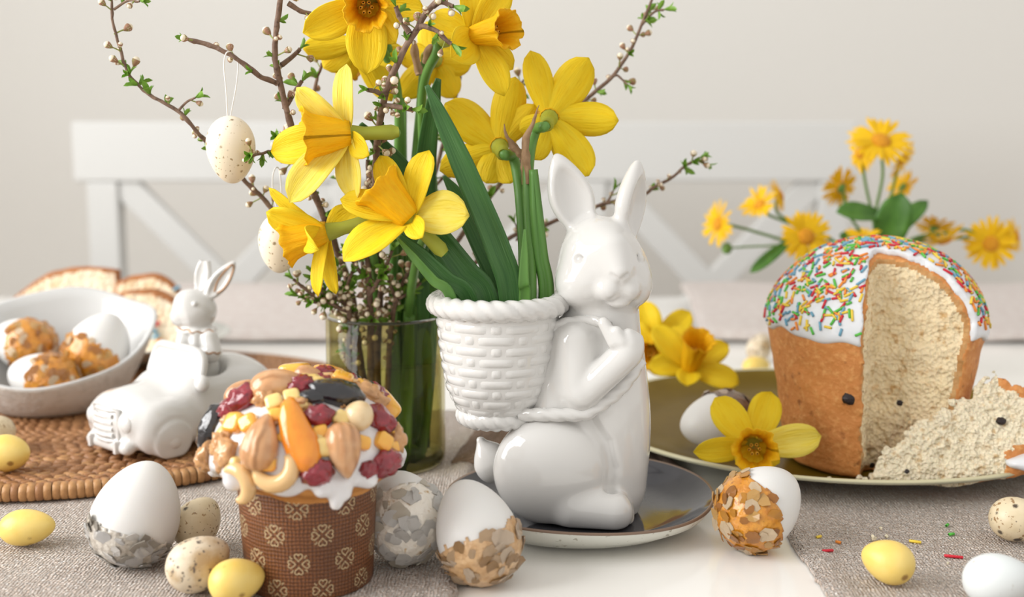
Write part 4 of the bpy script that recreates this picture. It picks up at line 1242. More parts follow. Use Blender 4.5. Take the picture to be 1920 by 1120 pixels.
for _ in range(2600):
    z = rr.uniform(0.02, 1.0); a = rr.uniform(0, 2 * PI)
    s_ = math.sqrt(1 - z * z)
    n0 = np.array([s_ * math.cos(a), s_ * math.sin(a), z])
    p = KD + n0 * (KDR + 0.0034)
    if wedge(np.array([p], np.float32))[0] < 0.003: continue
    if p[2] < 0.0995 or (p[2] < 0.110 and rr.random() < 0.45): continue
    cand.append((p, n0))
    if len(cand) >= 1250: break
def toward(c): return np.array(CP - KC) @ (c[1] / KDR) - c[0] @ (c[1] / KDR)
vis = [c for c in cand if toward(c) > 0]; hid = [c for c in cand if toward(c) <= 0]
vis.sort(key=lambda c: -toward(c))
def spr_M(c):
    n_ = nrm(c[1] / KDR)
    # the frosting surface is uneven: settle each sprinkle on it
    p = c[0].copy().astype(np.float32); nn = np.array(n_, np.float32)
    for _ in range(3):
        p = p - nn * (frost_sdf(p[None])[0] if abs(frost_sdf(p[None])[0]) < 0.004 else 0)
    return frame(n_, (rr.uniform(-1, 1), rr.uniform(-1, 1), rr.uniform(-1, 1)), Vector(p.astype(float)) + KC + n_ * 0.0006, 1.0) @ Matrix.Diagonal((rr.uniform(0.55, 1.15), 1, 1, 1))
for c in vis[:300]:
    inst('sprinkle', rr.choice(SPM), spr_M(c), fro)
rest = vis[300:] + hid
parts, mi = [], []
for c in rest:
    parts.append((xf(sv * 0.0068, spr_M(c)), sf)); mi += [rr.randrange(5)] * len(sf)
v, f = join(*parts)
tag(mobj('sprinkles', v, f, SPC, fro, midx=mi), kind='stuff')
def raisin(parent, p, s_=0.004, n_=(0, -1, 0.2)):
    v, f = lump('prune', int(s_ * 1e5)); 
    inst('raisin', make_mesh('raisin', v * s_ * np.array([1, 1.5, 1.2]), f, M_RAISIN), frame(n_, (1, 0, 0.2), p), parent)
def on_cyl(px, py):
    d = ray(px, py)
    lo, hi = 0.5, 1.2
    for t in np.linspace(0.6, 1.0, 900):
        p = np.array(CP + d * t - KC, np.float32)
        if cake_sdf(p[None])[0] < 0: return Vector(p.astype(float)) + KC
    return W(px, py, 0.80)
raisin(kk, on_cyl(1594, 748) + Vector((0, 0.0008, 0)), 0.0055)
raisin(kk, on_cyl(1690, 756) + Vector((0, 0.001, 0)), 0.0036)
raisin(kk, on_cyl(1634, 872) + Vector((0, 0.001, 0)), 0.0034)

# ------------------------------------------------------------------ the slice lying on the plate
SL = [(1626, 896, .765), (1640, 862, .778), (1662, 826, .785), (1720, 776, .785), (1800, 735, .790), (1862, 690, .815), (1965, 742, .800), (1995, 830, .775), (1920, 868, .772), (1812, 892, .762), (1765, 909, .757), (1690, 914, .755)]
_a, _b, _c = W(1626, 898, .752), W(1812, 895, .742), W(1862, 688, .766)
_n = (_b - _a).cross(_c - _a); _n = _n if _n.z > 0 else -_n
pl = np.array([-_n.x / _n.z, -_n.y / _n.z, _n.dot(_a) / _n.z])
def _hit(px, py):
    d = ray(px, py); return CP + d * (_n.dot(_a - CP) / _n.dot(d))
slw = np.array([_hit(q[0], q[1]) for q in SL])
poly = slw[:, :2]
def sd_poly(P):
    p = P[:, :2]; n = len(poly)
    d = np.full(len(p), 1e9, np.float32); sgn = np.ones(len(p), np.float32)
    for i in range(n):
        a, b = poly[i], poly[i - 1]
        e = b - a; w_ = p - a
        q = w_ - e * np.clip(w_ @ e / (e @ e), 0, 1)[:, None]
        d = np.minimum(d, (q ** 2).sum(1))
        c1 = p[:, 1] >= a[1]; c2 = p[:, 1] < b[1]; c3 = e[0] * w_[:, 1] > e[1] * w_[:, 0]
        fl = (c1 & c2 & c3) | (~c1 & ~c2 & ~c3)
        sgn = np.where(fl, -sgn, sgn)
    return sgn * np.sqrt(d)
gz = math.sqrt(1 + pl[0] ** 2 + pl[1] ** 2)
def slice_sdf(P):
    top = (P[:, 2] - (pl[0] * P[:, 0] + pl[1] * P[:, 1] + pl[2])) / gz
    zb = 0.0100 + 0.010 * np.clip((P[:, 0] - 0.29) / 0.05, 0, 1)
    sp = sd_poly(P - np.array([0, 1, 0], np.float32) * np.clip(0.0, 0, 1))
    d = smax(top + 0.0030 * fbm(P, 75, 2) + 0.0026 * fbm(P, 260, 2), sp + 0.003 * fbm(P, 120, 2), 0.004)
    return smax(d, zb - P[:, 2], 0.003)
lo = slw.min(0) - 0.006; hi = slw.max(0) + 0.006; lo[2] = 0.006; hi[1] += 0.008
v, f = nets(slice_sdf, lo, hi, 0.0013, 0)
fa = np.array(f); fc = v[fa].mean(1)
nn = np.cross(v[fa[:, 2]] - v[fa[:, 0]], v[fa[:, 3]] - v[fa[:, 1]]); nn /= np.linalg.norm(nn, axis=1)[:, None] + 1e-12
topd = (fc[:, 2] - (fc[:, :2] @ pl[:2] + pl[2])) / gz
rim_ = sd_poly(fc.astype(np.float32)) > -0.004
low = (topd < -0.004) & ((fc[:, 0] > _hit(1690, 900).x))
side = rim_ & (fc[:, 0] > _hit(1868, 700).x)
midx = np.where(low | side, 1, 0)
cs = thing('cake_slice', 'torn cake slice lying crumb side up on the olive plate', 'cake', (float(slw[:, 0].mean()), float(slw[:, 1].mean()) + 0.004, 0.0100))
mobj('crumb', v, f, [M_CRUMBPALE, M_CRUST], cs, midx=midx)
raisin(cs, _hit(1877, 790), 0.0036, (0, -0.7, 0.7)); raisin(cs, _hit(1700, 884), 0.0022, (0, -0.7, 0.7))
# frosting left on the end of the slice
v, f = ellipsoid(_hit(1932, 868), (0.016, 0.010, 0.0045), 18, 10)
v = v + 0.0012 * vnoise(v, 120)[:, None]
mobj('frosting', v, f, M_FROST, cs)

# crumbs and loose sprinkles
cr_v, cr_f = ellipsoid((0, 0, 0), (1, 1, 1), 10, 7)
def crumb(px, py, s_, z, label, group, k):
    v = cr_v * (0.75 + 0.5 * vnoise(cr_v + k * 1.3, 1.6))[:, None] * s_
    v[:, 2] -= v[:, 2].min()
    p = T(px, py, z)
    return tag(mobj('crumb', v + np.array(p), cr_f, M_CRUMBPALE), label, 'crumb', group)
for k, (px, py, s_) in enumerate([(1555, 906, 0.0026), (1610, 902, 0.0030), (1622, 906, 0.0024), (1632, 900, 0.0026), (1573, 908, 0.0015)]):
    crumb(px, py, s_, OLIVE[2] + 0.0070, 'pale cake crumb on the olive plate by the cut cake', 'crumbs on the olive plate', k)
for k, (px, py, s_) in enumerate([(1638, 1014, 0.0019), (1661, 1009, 0.0014), (1651, 994, 0.0012), (1777, 1059, 0.0009)]):
    crumb(px, py, s_, CLOTH, 'white cake crumb on the right linen runner near the yellow egg', 'crumbs on the linen', k + 9)
for (px, py, c, a, L_, lab) in [(1552, 1033, 0, 8, 1.0, 'short red sprinkle on the linen left of the yellow egg'), (1788, 1044, 0, -18, 1.5, 'long red sprinkle on the linen right of the yellow egg'),
                                (1716, 1016, 2, -25, 1.0, 'yellow sprinkle on the linen just behind the yellow egg'), (1535, 1007, 2, 30, 0.6, 'small yellow sprinkle on the linen near the gold flaked egg'),
                                (1572, 1017, 1, -40, 0.5, 'tiny orange sprinkle on the linen'), (1776, 985, 3, 50, 0.5, 'tiny green sprinkle on the linen farther from the front'), (1784, 1002, 3, 20, 0.6, 'tiny green sprinkle on the linen nearer the long red one')]:
    p = T(px, py, CLOTH + 0.0008)
    M_ = Matrix.Translation(p) @ Matrix.Rotation(math.radians(a), 4, 'Z') @ Matrix.Diagonal((L_, 1, 1, 1))
    tag(inst('sprinkle', SPM[c], M_), lab, 'sprinkle')

# ------------------------------------------------------------------ bread slices on the side plate
M_BREADCRUMB = mat('bread_crumb', (0.86, 0.72, 0.52), 0.9, layers=[('noise', 60, 0.45, 0.68, (0.74, 0.50, 0.26), 4), ('noise', 20, 0.4, 0.7, (0.90, 0.80, 0.64), 2)], bumps=[('voronoi', 220, 0.002)])
M_BREADCRUST = mat('bread_crust', (0.42, 0.16, 0.045), 0.6, layers=[('noise', 50, 0.4, 0.7, (0.26, 0.09, 0.025), 4)], bumps=[('noise', 150, 0.001)])
def bread(label, px0, px1, py_top, Y, lean, thick, humps, seed, yaw=0.0, ztop_drop=0.0):
    s_ = S(Y); w_ = (px1 - px0) * s_; c = W((px0 + px1) / 2, py_top, Y); z0 = PLC[2] + 0.0068
    h = c.z - z0
    def sdf(P):
        q = P.copy(); q[:, 1] = P[:, 1] - lean * P[:, 2]
        topc = np.minimum(1.0, sum(a * np.exp(-np.abs((q[:, 0] / w_ - x) / sg) ** 3) for x, a, sg in humps))
        edge = np.maximum(np.abs(q[:, 0]) - w_ / 2 * (1 - 0.10 * np.maximum(q[:, 2] / h - 0.5, 0)), q[:, 2] - h * topc)
        d = smax(edge + 0.003 * fbm(P + seed, 40, 2), np.abs(q[:, 1]) - thick / 2 + 0.0015 * fbm(P + seed, 140, 2), 0.005)
        return smax(d, -q[:, 2], 0.003)
    def edge_of(P):
        topc = np.minimum(1.0, sum(a * np.exp(-np.abs((P[:, 0] / w_ - x) / sg) ** 3) for x, a, sg in humps))
        return np.maximum(np.abs(P[:, 0]) - w_ / 2, P[:, 2] - h * topc) + 0.003 * fbm(P + seed, 40, 2)
    v, f = nets(sdf, (-w_ / 2 - 0.008, -0.03, -0.004), (w_ / 2 + 0.008, 0.03 + abs(lean) * h + thick, h * 1.15 + 0.005), 0.0028, 1)
    fa = np.array(f); nn = np.cross(v[fa[:, 2]] - v[fa[:, 0]], v[fa[:, 3]] - v[fa[:, 1]]); nn /= np.linalg.norm(nn, axis=1)[:, None] + 1e-12
    fz = v[fa].mean(1).astype(np.float32); rim_b = edge_of(fz) > -0.0045
    midx = np.where((np.abs(nn[:, 1]) > 0.55) & ~rim_b, 0, 1)
    M_ = Matrix.Translation((c.x, Y, z0)) @ Matrix.Rotation(yaw, 4, 'Z')
    t = thing('bread_slice', label, 'bread', (c.x, Y, z0))
    mobj('crumb', xf(v, M_), f, [M_BREADCRUMB, M_BREADCRUST], t, midx=midx)
    return t
b1 = bread('wide crusty bread slice at the back of the side plate, left', -6, 222, 500, 1.205, 0.10, 0.016, [(0.22, 0.98, 0.75)], 3)
b2 = bread('crusty bread slice standing at the back of the side plate, right', 212, 358, 515, 1.190, 0.08, 0.016, [(-0.12, 0.98, 0.75)], 8)
b3 = bread('front bread slice with sprinkles leaning behind the bowl', 214, 352, 542, 1.145, 0.12, 0.017, [(-0.15, 0.98, 0.8)], 14)
for t, px, py, Y, c in ((b3, 292, 631, 1.135, 4), (b3, 293, 608, 1.137, 0), (b2, 331, 541, 1.178, 4), (b2, 352, 556, 1.178, 1), (b3, 288, 622, 1.136, 4), (b3, 297, 642, 1.135, 1)):
    inst('sprinkle', SPM[c], frame((0, -1, 0.1), (1, 0, 0.6), W(px, py, Y)) @ Matrix.Diagonal((1.2, 2.0, 2.0, 1)), t)
# ------------------------------------------------------------------ ceramic car with a small rabbit
CC = Vector((-0.243, 0.850, MAT_TOP + 0.0006))
CFW = Vector((-0.66, -0.75, 0)).normalized(); CSD = Vector((0.75, -0.66, 0)).normalized()
CM = Matrix((CFW, CSD * -1, Vector((0, 0, 1)))).transposed().to_4x4()   # columns: forward, left, up
CM.translation = CC
CM = CM @ Matrix.Diagonal((0.00112, -0.00112, 0.00112, 1))                     # local: forward, camera-side, up in mm
def car_sdf(P):
    d = sd_box(P, (0, 0, 20), (53, 33, 16), 13)
    d = smin(d, sd_ell(P, (24, 0, 22), (36, 27, 20)), 10)
    d = smin(d, sd_box(P, (-16, 0, 30), (34, 32, 16), 11), 12)
    d = smin(d, sd_ell(P, (-34, 0, 33), (24, 30, 19)), 12)
    for s in (-1, 1):
        d = smin(d, sd_ell(P, (31, 29 * s, 17), (20, 9.5, 18)), 6)
        d = smin(d, sd_ell(P, (-32, 29 * s, 18), (21, 9.5, 19)), 6)
        d = smin(d, sd_ell(P, (47, 20 * s, 23), (9, 8, 8)), 4)
    d = smax(d, -sd_ell(P, (-9, 0, 52), (19, 25, 17)), 4)
    d = smin(d, sd_cap(P, (54, -20, 8), (54, 20, 8), 4.6), 4)
    d = smax(d, 3.0 - P[:, 2], 2)
    for s in (-1, 1):
        for fx in (31, -32):
            q = P - np.array([fx, 0, 11.5], np.float32)
            r_ = np.sqrt(q[:, 0] ** 2 + q[:, 2] ** 2)
            d = smin(d, np.maximum(r_ - 13.0, np.abs(P[:, 1]) - 36.5) , 2.0) if s == 1 else d
            g = np.sqrt((r_ - 14.0) ** 2 + (np.abs(P[:, 1]) - 38.0) ** 2) - 1.4
            if s == 1: d = smax(d, -g, 1.5)
    return smax(d, -P[:, 2], 2)
ct = thing('car_figurine', 'white glazed ceramic car with a small rabbit driver on the placemat', 'figurine', CC)
def to_quads(f, flip): return [tuple(reversed(q)) for q in f] if flip else f
FLIP = CM.to_3x3().determinant() < 0
v, f = nets(car_sdf, (-62, -44, -2), (64, 44, 62), 1.5, 2)
mobj('car_body', xf(v, CM), to_quads(f, FLIP), M_CERAMIC, ct)
# windscreen: slightly curved plate with a raised border
def screen_pt(a, b, off=0.0):      # a across -1..1, b up 0..1
    lean = -7 * b
    return (12 + lean - 5 * a * a + off, 30 * a * (1 - 0.12 * b), 39 + 24 * b)
bd = []
N = 60
for k in range(N):
    t = 2 * PI * k / N
    ca, sa = math.cos(t), math.sin(t)
    a = math.copysign(abs(ca) ** 0.45, ca); b = 0.5 + 0.5 * math.copysign(abs(sa) ** 0.55, sa)
    bd.append(screen_pt(a, b))
v, f = tube(bd, 2.9, 8, closed=True)
ws = mobj('windscreen', *(lambda q: (xf(q[0], CM), q[1]))(join((np.array([screen_pt(a, b, o) for o in (-1.3, 1.3) for a in np.linspace(-0.97, 0.97, 12) for b in np.linspace(0.02, 0.98, 8)]),
      grid_faces(12, 8) + [tuple(96 + i for i in reversed(q)) for q in grid_faces(12, 8)]))), M_CERAMIC, ct)
mobj('windscreen_frame', xf(v, CM), to_quads(f, FLIP), M_CERAMIC, ws)
v, f = ellipsoid((9, 35, 44), (4.5, 5.5, 5.5)); mobj('wing_mirror', xf(v, CM), to_quads(f, FLIP), M_CERAMIC, ct)
for s in (-1, 1):
    v, f = ellipsoid((53.2, 20 * s, 23), (4.0, 6.2, 6.2)); mobj('headlight', xf(v, CM), to_quads(f, FLIP), M_CERAMIC, ct)
for k in range(4):
    v, f = tube([(57.6, -10, 15 + 4.0 * k), (59.6, -4, 15 + 4.0 * k), (59.6, 4, 15 + 4.0 * k), (57.6, 10, 15 + 4.0 * k)], 1.5, 8)
    mobj('grille_bar', xf(v, CM), to_quads(f, FLIP), M_CERAMIC, ct)
v, f = tube([(55.5, -13.5, 11.5), (58.5, -5, 11.5), (58.5, 5, 11.5), (55.5, 13.5, 11.5), (55.5, 13.5, 31), (58.2, 5, 31), (58.2, -5, 31), (55.5, -13.5, 31)], 1.7, 8, closed=True)
mobj('grille_frame', xf(v, CM), to_quads(f, FLIP), M_CERAMIC, ct)
for s in (-1, 1):
    v, f = box(56.5, 60.5, 15 * s - 1.6, 15 * s + 1.6, 4.5, 12.5); mod_bevel(mobj('bumper_guard', xf(v, CM), to_quads(f, FLIP), M_CERAMIC, ct, smooth=False), 0.0008)
for fx in (31, -32):
    for s in (-1, 1):
        v, f = ellipsoid((fx, 36.6 * s, 11.5), (5.5, 1.8, 5.5)); mobj('hubcap', xf(v, CM), to_quads(f, FLIP), M_CERAMIC, ct)
# rabbit driver
DY = 0.864; DS = S(DY); DO = Vector((W(368, 700, DY).x, DY, CC.z))
def db(u, v, w=0.0):
    p = (W(u, v, DY + w * DS) - DO) / DS
    return (p.x, p.y, p.z)
def driver_sdf(P):
    d = sd_cap(P, db(370, 690, 0), db(368, 640, 0), 42, 34)
    d = smin(d, sd_ell(P, db(369, 618, -2), (38, 35, 11)), 5)                # collar ruff
    h = sd_ell(P, db(368, 582, 0), (38, 37, 37))
    h = smin(h, sd_cap(P, db(350, 590, -8), db(337, 594, -12), 27, 17), 16)
    h = smin(h, sd_ell(P, db(352, 566, -6), (24, 26, 22)), 14)
    h = smax(h, -sd_ell(P, db(365, 570, -40), (6, 6, 5)), 5)
    h = smin(h, sd_ell(P, db(365, 570, -34), (4.5, 5, 4.5)), 2)
    d = smin(d, h, 6)
    d = smin(d, sd_cap(P, db(392, 634, -26), db(398, 662, -34), 17, 18), 6)
    d = smin(d, sd_cap(P, db(398, 662, -34), db(372, 672, -44), 15, 12), 5)
    d = smin(d, sd_cap(P, db(346, 636, -20), db(340, 664, -30), 15, 15), 6)
    d = smin(d, sd_cap(P, db(368, 628, -30), db(366, 676, -36), 9, 11), 6)
    def ear(base, tip, face, wid, thk, hol):
        a, b = np.array(db(*base)), np.array(db(*tip)); c = (a + b) / 2; L = np.linalg.norm(b - a) / 2
        R = rot_axes(b - a, face); q = (P - c.astype(np.float32)) @ R.astype(np.float32)
        tt = np.clip(q[:, 2] / L, -1, 1); k = np.clip(1.04 - 0.35 * np.maximum(tt, 0) ** 1.5 - 0.3 * np.maximum(-tt, 0) ** 1.6, 0.3, 1.2)
        q2 = q.copy(); q2[:, 1] /= k
        e = sd_ell(q2, (0, 0, 0), (thk, wid, L))
        return smax(e, -sd_ell(q2, (thk * 1.1, 0, 0), (thk * hol, wid * 0.72, L * 0.78)), 2.5)
    d = smin(d, ear((374, 560, 4), (387, 474, 8), (-0.35, -1, 0.1), 17, 9, 0.9), 5)
    d = smin(d, ear((384, 566, -6), (441, 490, -4), (0.15, -1, 0.05), 17, 8.5, 0.95), 5)
    return d
v, f = nets(driver_sdf, (-70, -75, 48), (95, 55, 330), 2.1, 2)
# sit the driver into the cockpit
drv = mobj('rabbit_driver', v * DS + np.array(DO), f, M_CERAMIC, ct)
M_GILT = mat('gilt_line', (0.42, 0.22, 0.10), 0.25, metal=0.7)
def on_driver(u, v_, w0=-90):
    for w in np.arange(w0, 30, 0.8):
        p = np.array([db(u, v_, w)], np.float32)
        if driver_sdf(p)[0] < 0.3: return W(u, v_, DY + w * DS)
    return W(u, v_, DY - 30 * DS)
def gilt(name, pts):
    v, f = tube(smooth_path([on_driver(*q) for q in pts], 5), 0.0006, 6); mobj(name, v, f, M_GILT, drv)
gilt('gilt_ear_line', [(402, 548), (407, 530), (418, 513), (430, 500), (437, 497), (437, 508), (430, 526), (419, 542), (406, 551)])
gilt('gilt_collar_line', [(334, 614), (343, 620), (352, 618), (360, 625), (370, 622), (380, 625), (390, 619), (400, 622)])
gilt('gilt_cuff_line', [(384, 660), (392, 664), (400, 661), (407, 664), (413, 661)])
# ------------------------------------------------------------------ daffodils
def petalmat(name, c, c2, tl=0.35):
    return mat(name, c, 0.5, spec=0.25, translucent=tl, coord='UV', layers=[('noise', 220, 0.35, 0.7, c2, 3), ('noise', 600, 0.55, 0.8, (c[0] * 0.93, c[1] * 0.86, c[2] * 0.6), 2)], bumps=[('noise', 420, 0.0010)])
M_PET = petalmat('daffodil_petal', (0.94, 0.68, 0.014), (0.95, 0.75, 0.04), 0.24)
M_PETLIT = petalmat('daffodil_petal_lit', (0.95, 0.77, 0.08), (0.96, 0.83, 0.20), 0.22)  # lit copy of the petal yellow: the light on it is in the colour
M_COR = petalmat('daffodil_trumpet', (0.95, 0.53, 0.008), (0.95, 0.60, 0.015), 0.22)
M_TUBE = mat('flower_tube', (0.42, 0.45, 0.05), 0.5, translucent=0.2)
M_STEM = mat('daffodil_stem', (0.095, 0.23, 0.045), 0.4, layers=[('noise', 60, 0.4, 0.7, (0.14, 0.30, 0.06), 3)], stretch=(1, 1, 0.2))
M_LEAF = mat('daffodil_leaf', (0.040, 0.135, 0.030), 0.34, translucent=0.10, coord='UV', stretch=(1, 0.05, 1), layers=[('noise', 500, 0.35, 0.7, (0.075, 0.195, 0.050), 3), ('noise', 1200, 0.6, 0.8, (0.13, 0.27, 0.10), 2)], bumps=[('noise', 900, 0.0003)])
M_SPATHE = mat('papery_spathe', (0.42, 0.27, 0.15), 0.7, translucent=0.25, layers=[('noise', 120, 0.4, 0.7, (0.27, 0.16, 0.08), 4)], bumps=[('noise', 200, 0.001)])
M_STAMEN = mat('stamen', (0.82, 0.50, 0.06), 0.6)

def petal_geo(C, tip, N, wid, bend=0.10, cup=0.25, seed=0, nu=13, nv=7):
    C, tip, N = Vector(C), Vector(tip), Vector(N)
    d = tip - C; L = d.length; d.normalize()
    n = N - d * N.dot(d); n = n.normalized() if n.length > 1e-5 else Vector((0, -1, 0))
    sd = d.cross(n); rr = random.Random(seed)
    ph, tw = rr.uniform(0, 6), rr.uniform(-0.25, 0.25)
    vs = []
    for i in range(nu):
        s = i / (nu - 1)
        w = wid / 2 * max(0.0, (s + 0.02)) ** 0.55 * max(0.0, 1.0 - s ** 2.6) ** 0.62 * 1.38
        w = max(w, wid * 0.012)
        ctr = C + d * (L * s) + n * (bend * L * 4 * s * (1 - s) * (0.6 + 0.4 * s))
        for j in range(nv):
            t = -1 + 2 * j / (nv - 1)
            a = tw * s
            off = sd * (w * t * math.cos(a)) + n * (w * t * math.sin(a))
            lift = cup * w * (t * t) + 0.06 * w * math.sin(9 * s + ph) * t + 0.05 * w * math.cos(t * 7 + ph) * s - 0.10 * w * math.exp(-(t * 3.5) ** 2)
            vs.append(ctr + off + n * lift)
    return np.array(vs), grid_faces(nu, nv)
def petal_uv(nu=13, nv=7):
    return [(j / (nv - 1) * 0.03, i / (nu - 1) * 0.006) for i in range(nu) for j in range(nv)]

def trumpet_geo(C, mouth, r0, r1, frill=0.12, seed=0, nu=12, nv=48):
    C, mouth = Vector(C), Vector(mouth)
    ax = mouth - C; L = ax.length
    M_ = frame(ax, None, C)
    rr = random.Random(seed); ph = rr.uniform(0, 6)
    vs = []
    for i in range(nu):
        s = i / (nu - 1)
        r = r0 + (r1 * 0.80 - r0) * s ** 0.85 + r1 * 0.20 * max(0, (s - 0.78) / 0.22) ** 1.5
        e = max(0, (s - 0.35) / 0.65) ** 1.5
        for k in range(nv):
            a = 2 * PI * k / nv
            wv = math.sin(6 * a + ph) * 0.5 + math.sin(11 * a + 2 * ph) * 0.4 + math.sin(17 * a + ph) * 0.35
            rr_ = r * (1 + frill * e * wv) * (1 + 0.03 * math.sin(12 * a))
            z = L * s + frill * 0.5 * r1 * e * math.sin(9 * a + ph * 1.7)
            vs.append((rr_ * math.cos(a), rr_ * math.sin(a), z))
    return xf(vs, M_), grid_faces(nu, nv, wrap_v=True)

def daffodil(label, C, mouth, mr, petals, stem=None, group=None, cup=0.22, spathe=None, back=0.026, pmats=None, loc=None, seed=1, stem_r=0.0030, cr0=0.45):
    """C=(px,py,Y); mouth=(px,py,dY); petals=[(px,py,dY,width_px[,lit])]; stem = list of world points after the ovary"""
    Cw = W(*C); s_ = S(C[2], Cw.z)
    Mw = W(mouth[0], mouth[1], C[2] + mouth[2])
    N = (Mw - Cw).normalized()
    end = Vector(stem[-1]) if stem else Cw - N * back
    t = thing('daffodil', label, 'flower', loc or end, group)
    for k, p in enumerate(petals):
        tip = W(p[0], p[1], C[2] + p[2])
        tc = (CP - Cw).normalized(); side_ = 1 if N.dot(tc) > -0.2 else -1
        v, f = petal_geo(Cw - N * 0.001 * (k % 2), tip, N * 0.55 + tc * (0.75 * side_), p[3] * s_ * 1.12, bend=p[5] if len(p) > 5 else 0.08, cup=cup, seed=seed * 10 + k)
        m = M_PETLIT if (len(p) > 4 and p[4]) else M_PET
        mod_solid(mobj('petal', v, f, m, t, uvs=petal_uv()), 0.0005)
    v, f = trumpet_geo(Cw - N * 0.001, Mw, mr * s_ * cr0, mr * s_, seed=seed)
    trp = mod_solid(mobj('trumpet', v, f, M_COR, t, uvs=[(k / 48 * 0.10, i / 11 * 0.006) for i in range(12) for k in range(48)]), 0.0005)
    # stamens and pistil
    A = frame(N, None, Cw)
    L = (Mw - Cw).length
    for k in range(6):
        a = k * PI / 3
        p0 = A @ Vector((0.0012 * math.cos(a), 0.0012 * math.sin(a), 0.001)); p1 = A @ Vector((0.0034 * math.cos(a), 0.0034 * math.sin(a), L * 0.62))
        v, f = tube([p0, p0 * 0.4 + p1 * 0.6, p1 * 0.98 + p0 * 0.02, p1], [0.0004, 0.0005, 0.0012, 0.0006], 6)
        mobj('stamen', v, f, M_STAMEN, trp)
    # tube and ovary behind the petals
    b0 = Cw - N * back
    v, f = tube([Cw + N * 0.002, Cw - N * back * 0.4, Cw - N * back * 0.75, b0, b0 - N * 0.004], [0.0062, 0.0040, 0.0042, 0.0046, 0.0030], 12)
    mobj('flower_tube', v, f, M_TUBE, t)
    if stem:
        pts = smooth_path([b0 + N * 0.004, b0 - N * 0.004 + (Vector(stem[0]) - b0) * 0.15] + [Vector(q) for q in stem], 8)
        v, f = tube(pts, [stem_r * 0.85] + [stem_r] * 4, 10)
        mobj('stem', v, f, M_STEM, t)
    for sp in (spathe or []):
        pts = smooth_path([W(*q) for q in sp], 6)
        v, f = tube(pts, [0.0030, 0.0042, 0.0040, 0.0022, 0.0004], 9, ell=0.6)
        v = v + 0.0009 * vnoise(v, 260)[:, None]
        mobj('spathe', v, f, M_SPATHE, t)
    return t
def vp(px, py, Y=0.832): return W(px, py, Y)
def in_vase(dx, dy, z): return VASE + Vector((dx, dy, z))
GV = 'daffodils in the glass vase'
daffodil('daffodil facing the viewer at the top edge of the picture', (690, 8, 0.730), (685, 18, -0.030), 40,
         [(568, 62, -0.012, 66), (686, 140, -0.020, 78), (742, 82, -0.014, 56), (796, 18, -0.006, 60), (720, -90, 0.0, 70), (606, -60, 0.0, 66)],
         [vp(735, 120, .775), vp(752, 260, .80), vp(748, 480, .825), vp(750, 700, .84), in_vase(0.012, 0.006, 0.012)], GV, seed=2)
daffodil('half hidden daffodil behind and below the topmost flower', (668, 78, 0.775), (650, 120, 0.03), 34,
         [(568, 92, -0.01, 50), (606, 128, 0.0, 58), (640, 152, 0.012, 50), (735, 190, 0.01, 52), (760, 110, -0.01, 52), (690, 10, 0.0, 50)],
         [vp(745, 170, .785), vp(742, 400, .815), vp(735, 650, .835), in_vase(0.002, 0.014, 0.012)], GV, seed=3)
daffodil('pale lit daffodil turned left between the hanging eggs', (652, 252, 0.695), (568, 256, -0.006), 55,
         [(650, 120, 0.004, 52, 1), (556, 164, -0.004, 54, 1), (508, 284, 0.012, 74), (543, 380, -0.012, 70, 1), (668, 376, -0.010, 56, 1), (692, 292, -0.016, 44)],
         [vp(705, 262, .735), vp(735, 360, .785), vp(738, 560, .83), in_vase(0.006, -0.010, 0.012)], GV, seed=4, cup=0.28)
daffodil('lowest daffodil, turned left and down with narrow folded petals', (612, 436, 0.700), (534, 456, 0.000), 42,
         [(504, 352, 0.004, 26), (499, 398, -0.004, 58), (596, 556, -0.006, 36), (630, 552, 0.010, 34), (598, 470, -0.030, 46, 0, 0.35), (672, 392, 0.012, 60)],
         [vp(668, 430, .735), vp(700, 480, .78), vp(706, 600, .825), in_vase(-0.008, -0.012, 0.012)], GV, seed=5)
daffodil('daffodil with broad petals in front of the leaves, trumpet to upper left', (766, 408, 0.685), (704, 346, 0.000), 52,
         [(712, 292, 0.012, 56), (805, 282, 0.004, 64), (880, 404, -0.006, 88, 1), (644, 490, -0.016, 80), (638, 374, 0.0, 58), (792, 446, -0.020, 44)],
         [vp(800, 440, .72), vp(775, 520, .78), vp(762, 640, .825), in_vase(0.016, -0.014, 0.012)], GV, seed=6)
daffodil('daffodil with its trumpet pointing right above the basket', (888, 66, 0.725), (955, 54, -0.020), 37,
         [(946, 180, -0.008, 56), (962, 130, 0.006, 50), (846, 108, -0.024, 74), (876, -40, -0.004, 46), (950, -30, 0.004, 60), (806, 32, 0.004, 56)],
         [vp(818, 100, .745), vp(792, 180, .77), vp(796, 400, .81), vp(788, 640, .835), in_vase(0.024, 0.0, 0.012)], GV, seed=7,
         spathe=[[(800, 118, .757), (806, 96, .753), (820, 84, .748), (832, 82, .744)], [(786, 140, .765), (780, 108, .765), (776, 84, .762), (772, 74, .76)]])
daffodil('shaded daffodil seen from behind in the middle of the bouquet', (815, 112, 0.800), (835, 118, 0.040), 34,
         [(853, 184, 0.004, 54), (752, 182, 0.0, 56), (744, 100, 0.004, 52), (886, 118, 0.006, 58), (800, 40, 0.004, 52), (866, 50, 0.008, 50)],
         [vp(790, 180, .795), vp(772, 400, .815), vp(768, 650, .835), in_vase(0.010, 0.018, 0.012)], GV, seed=8)
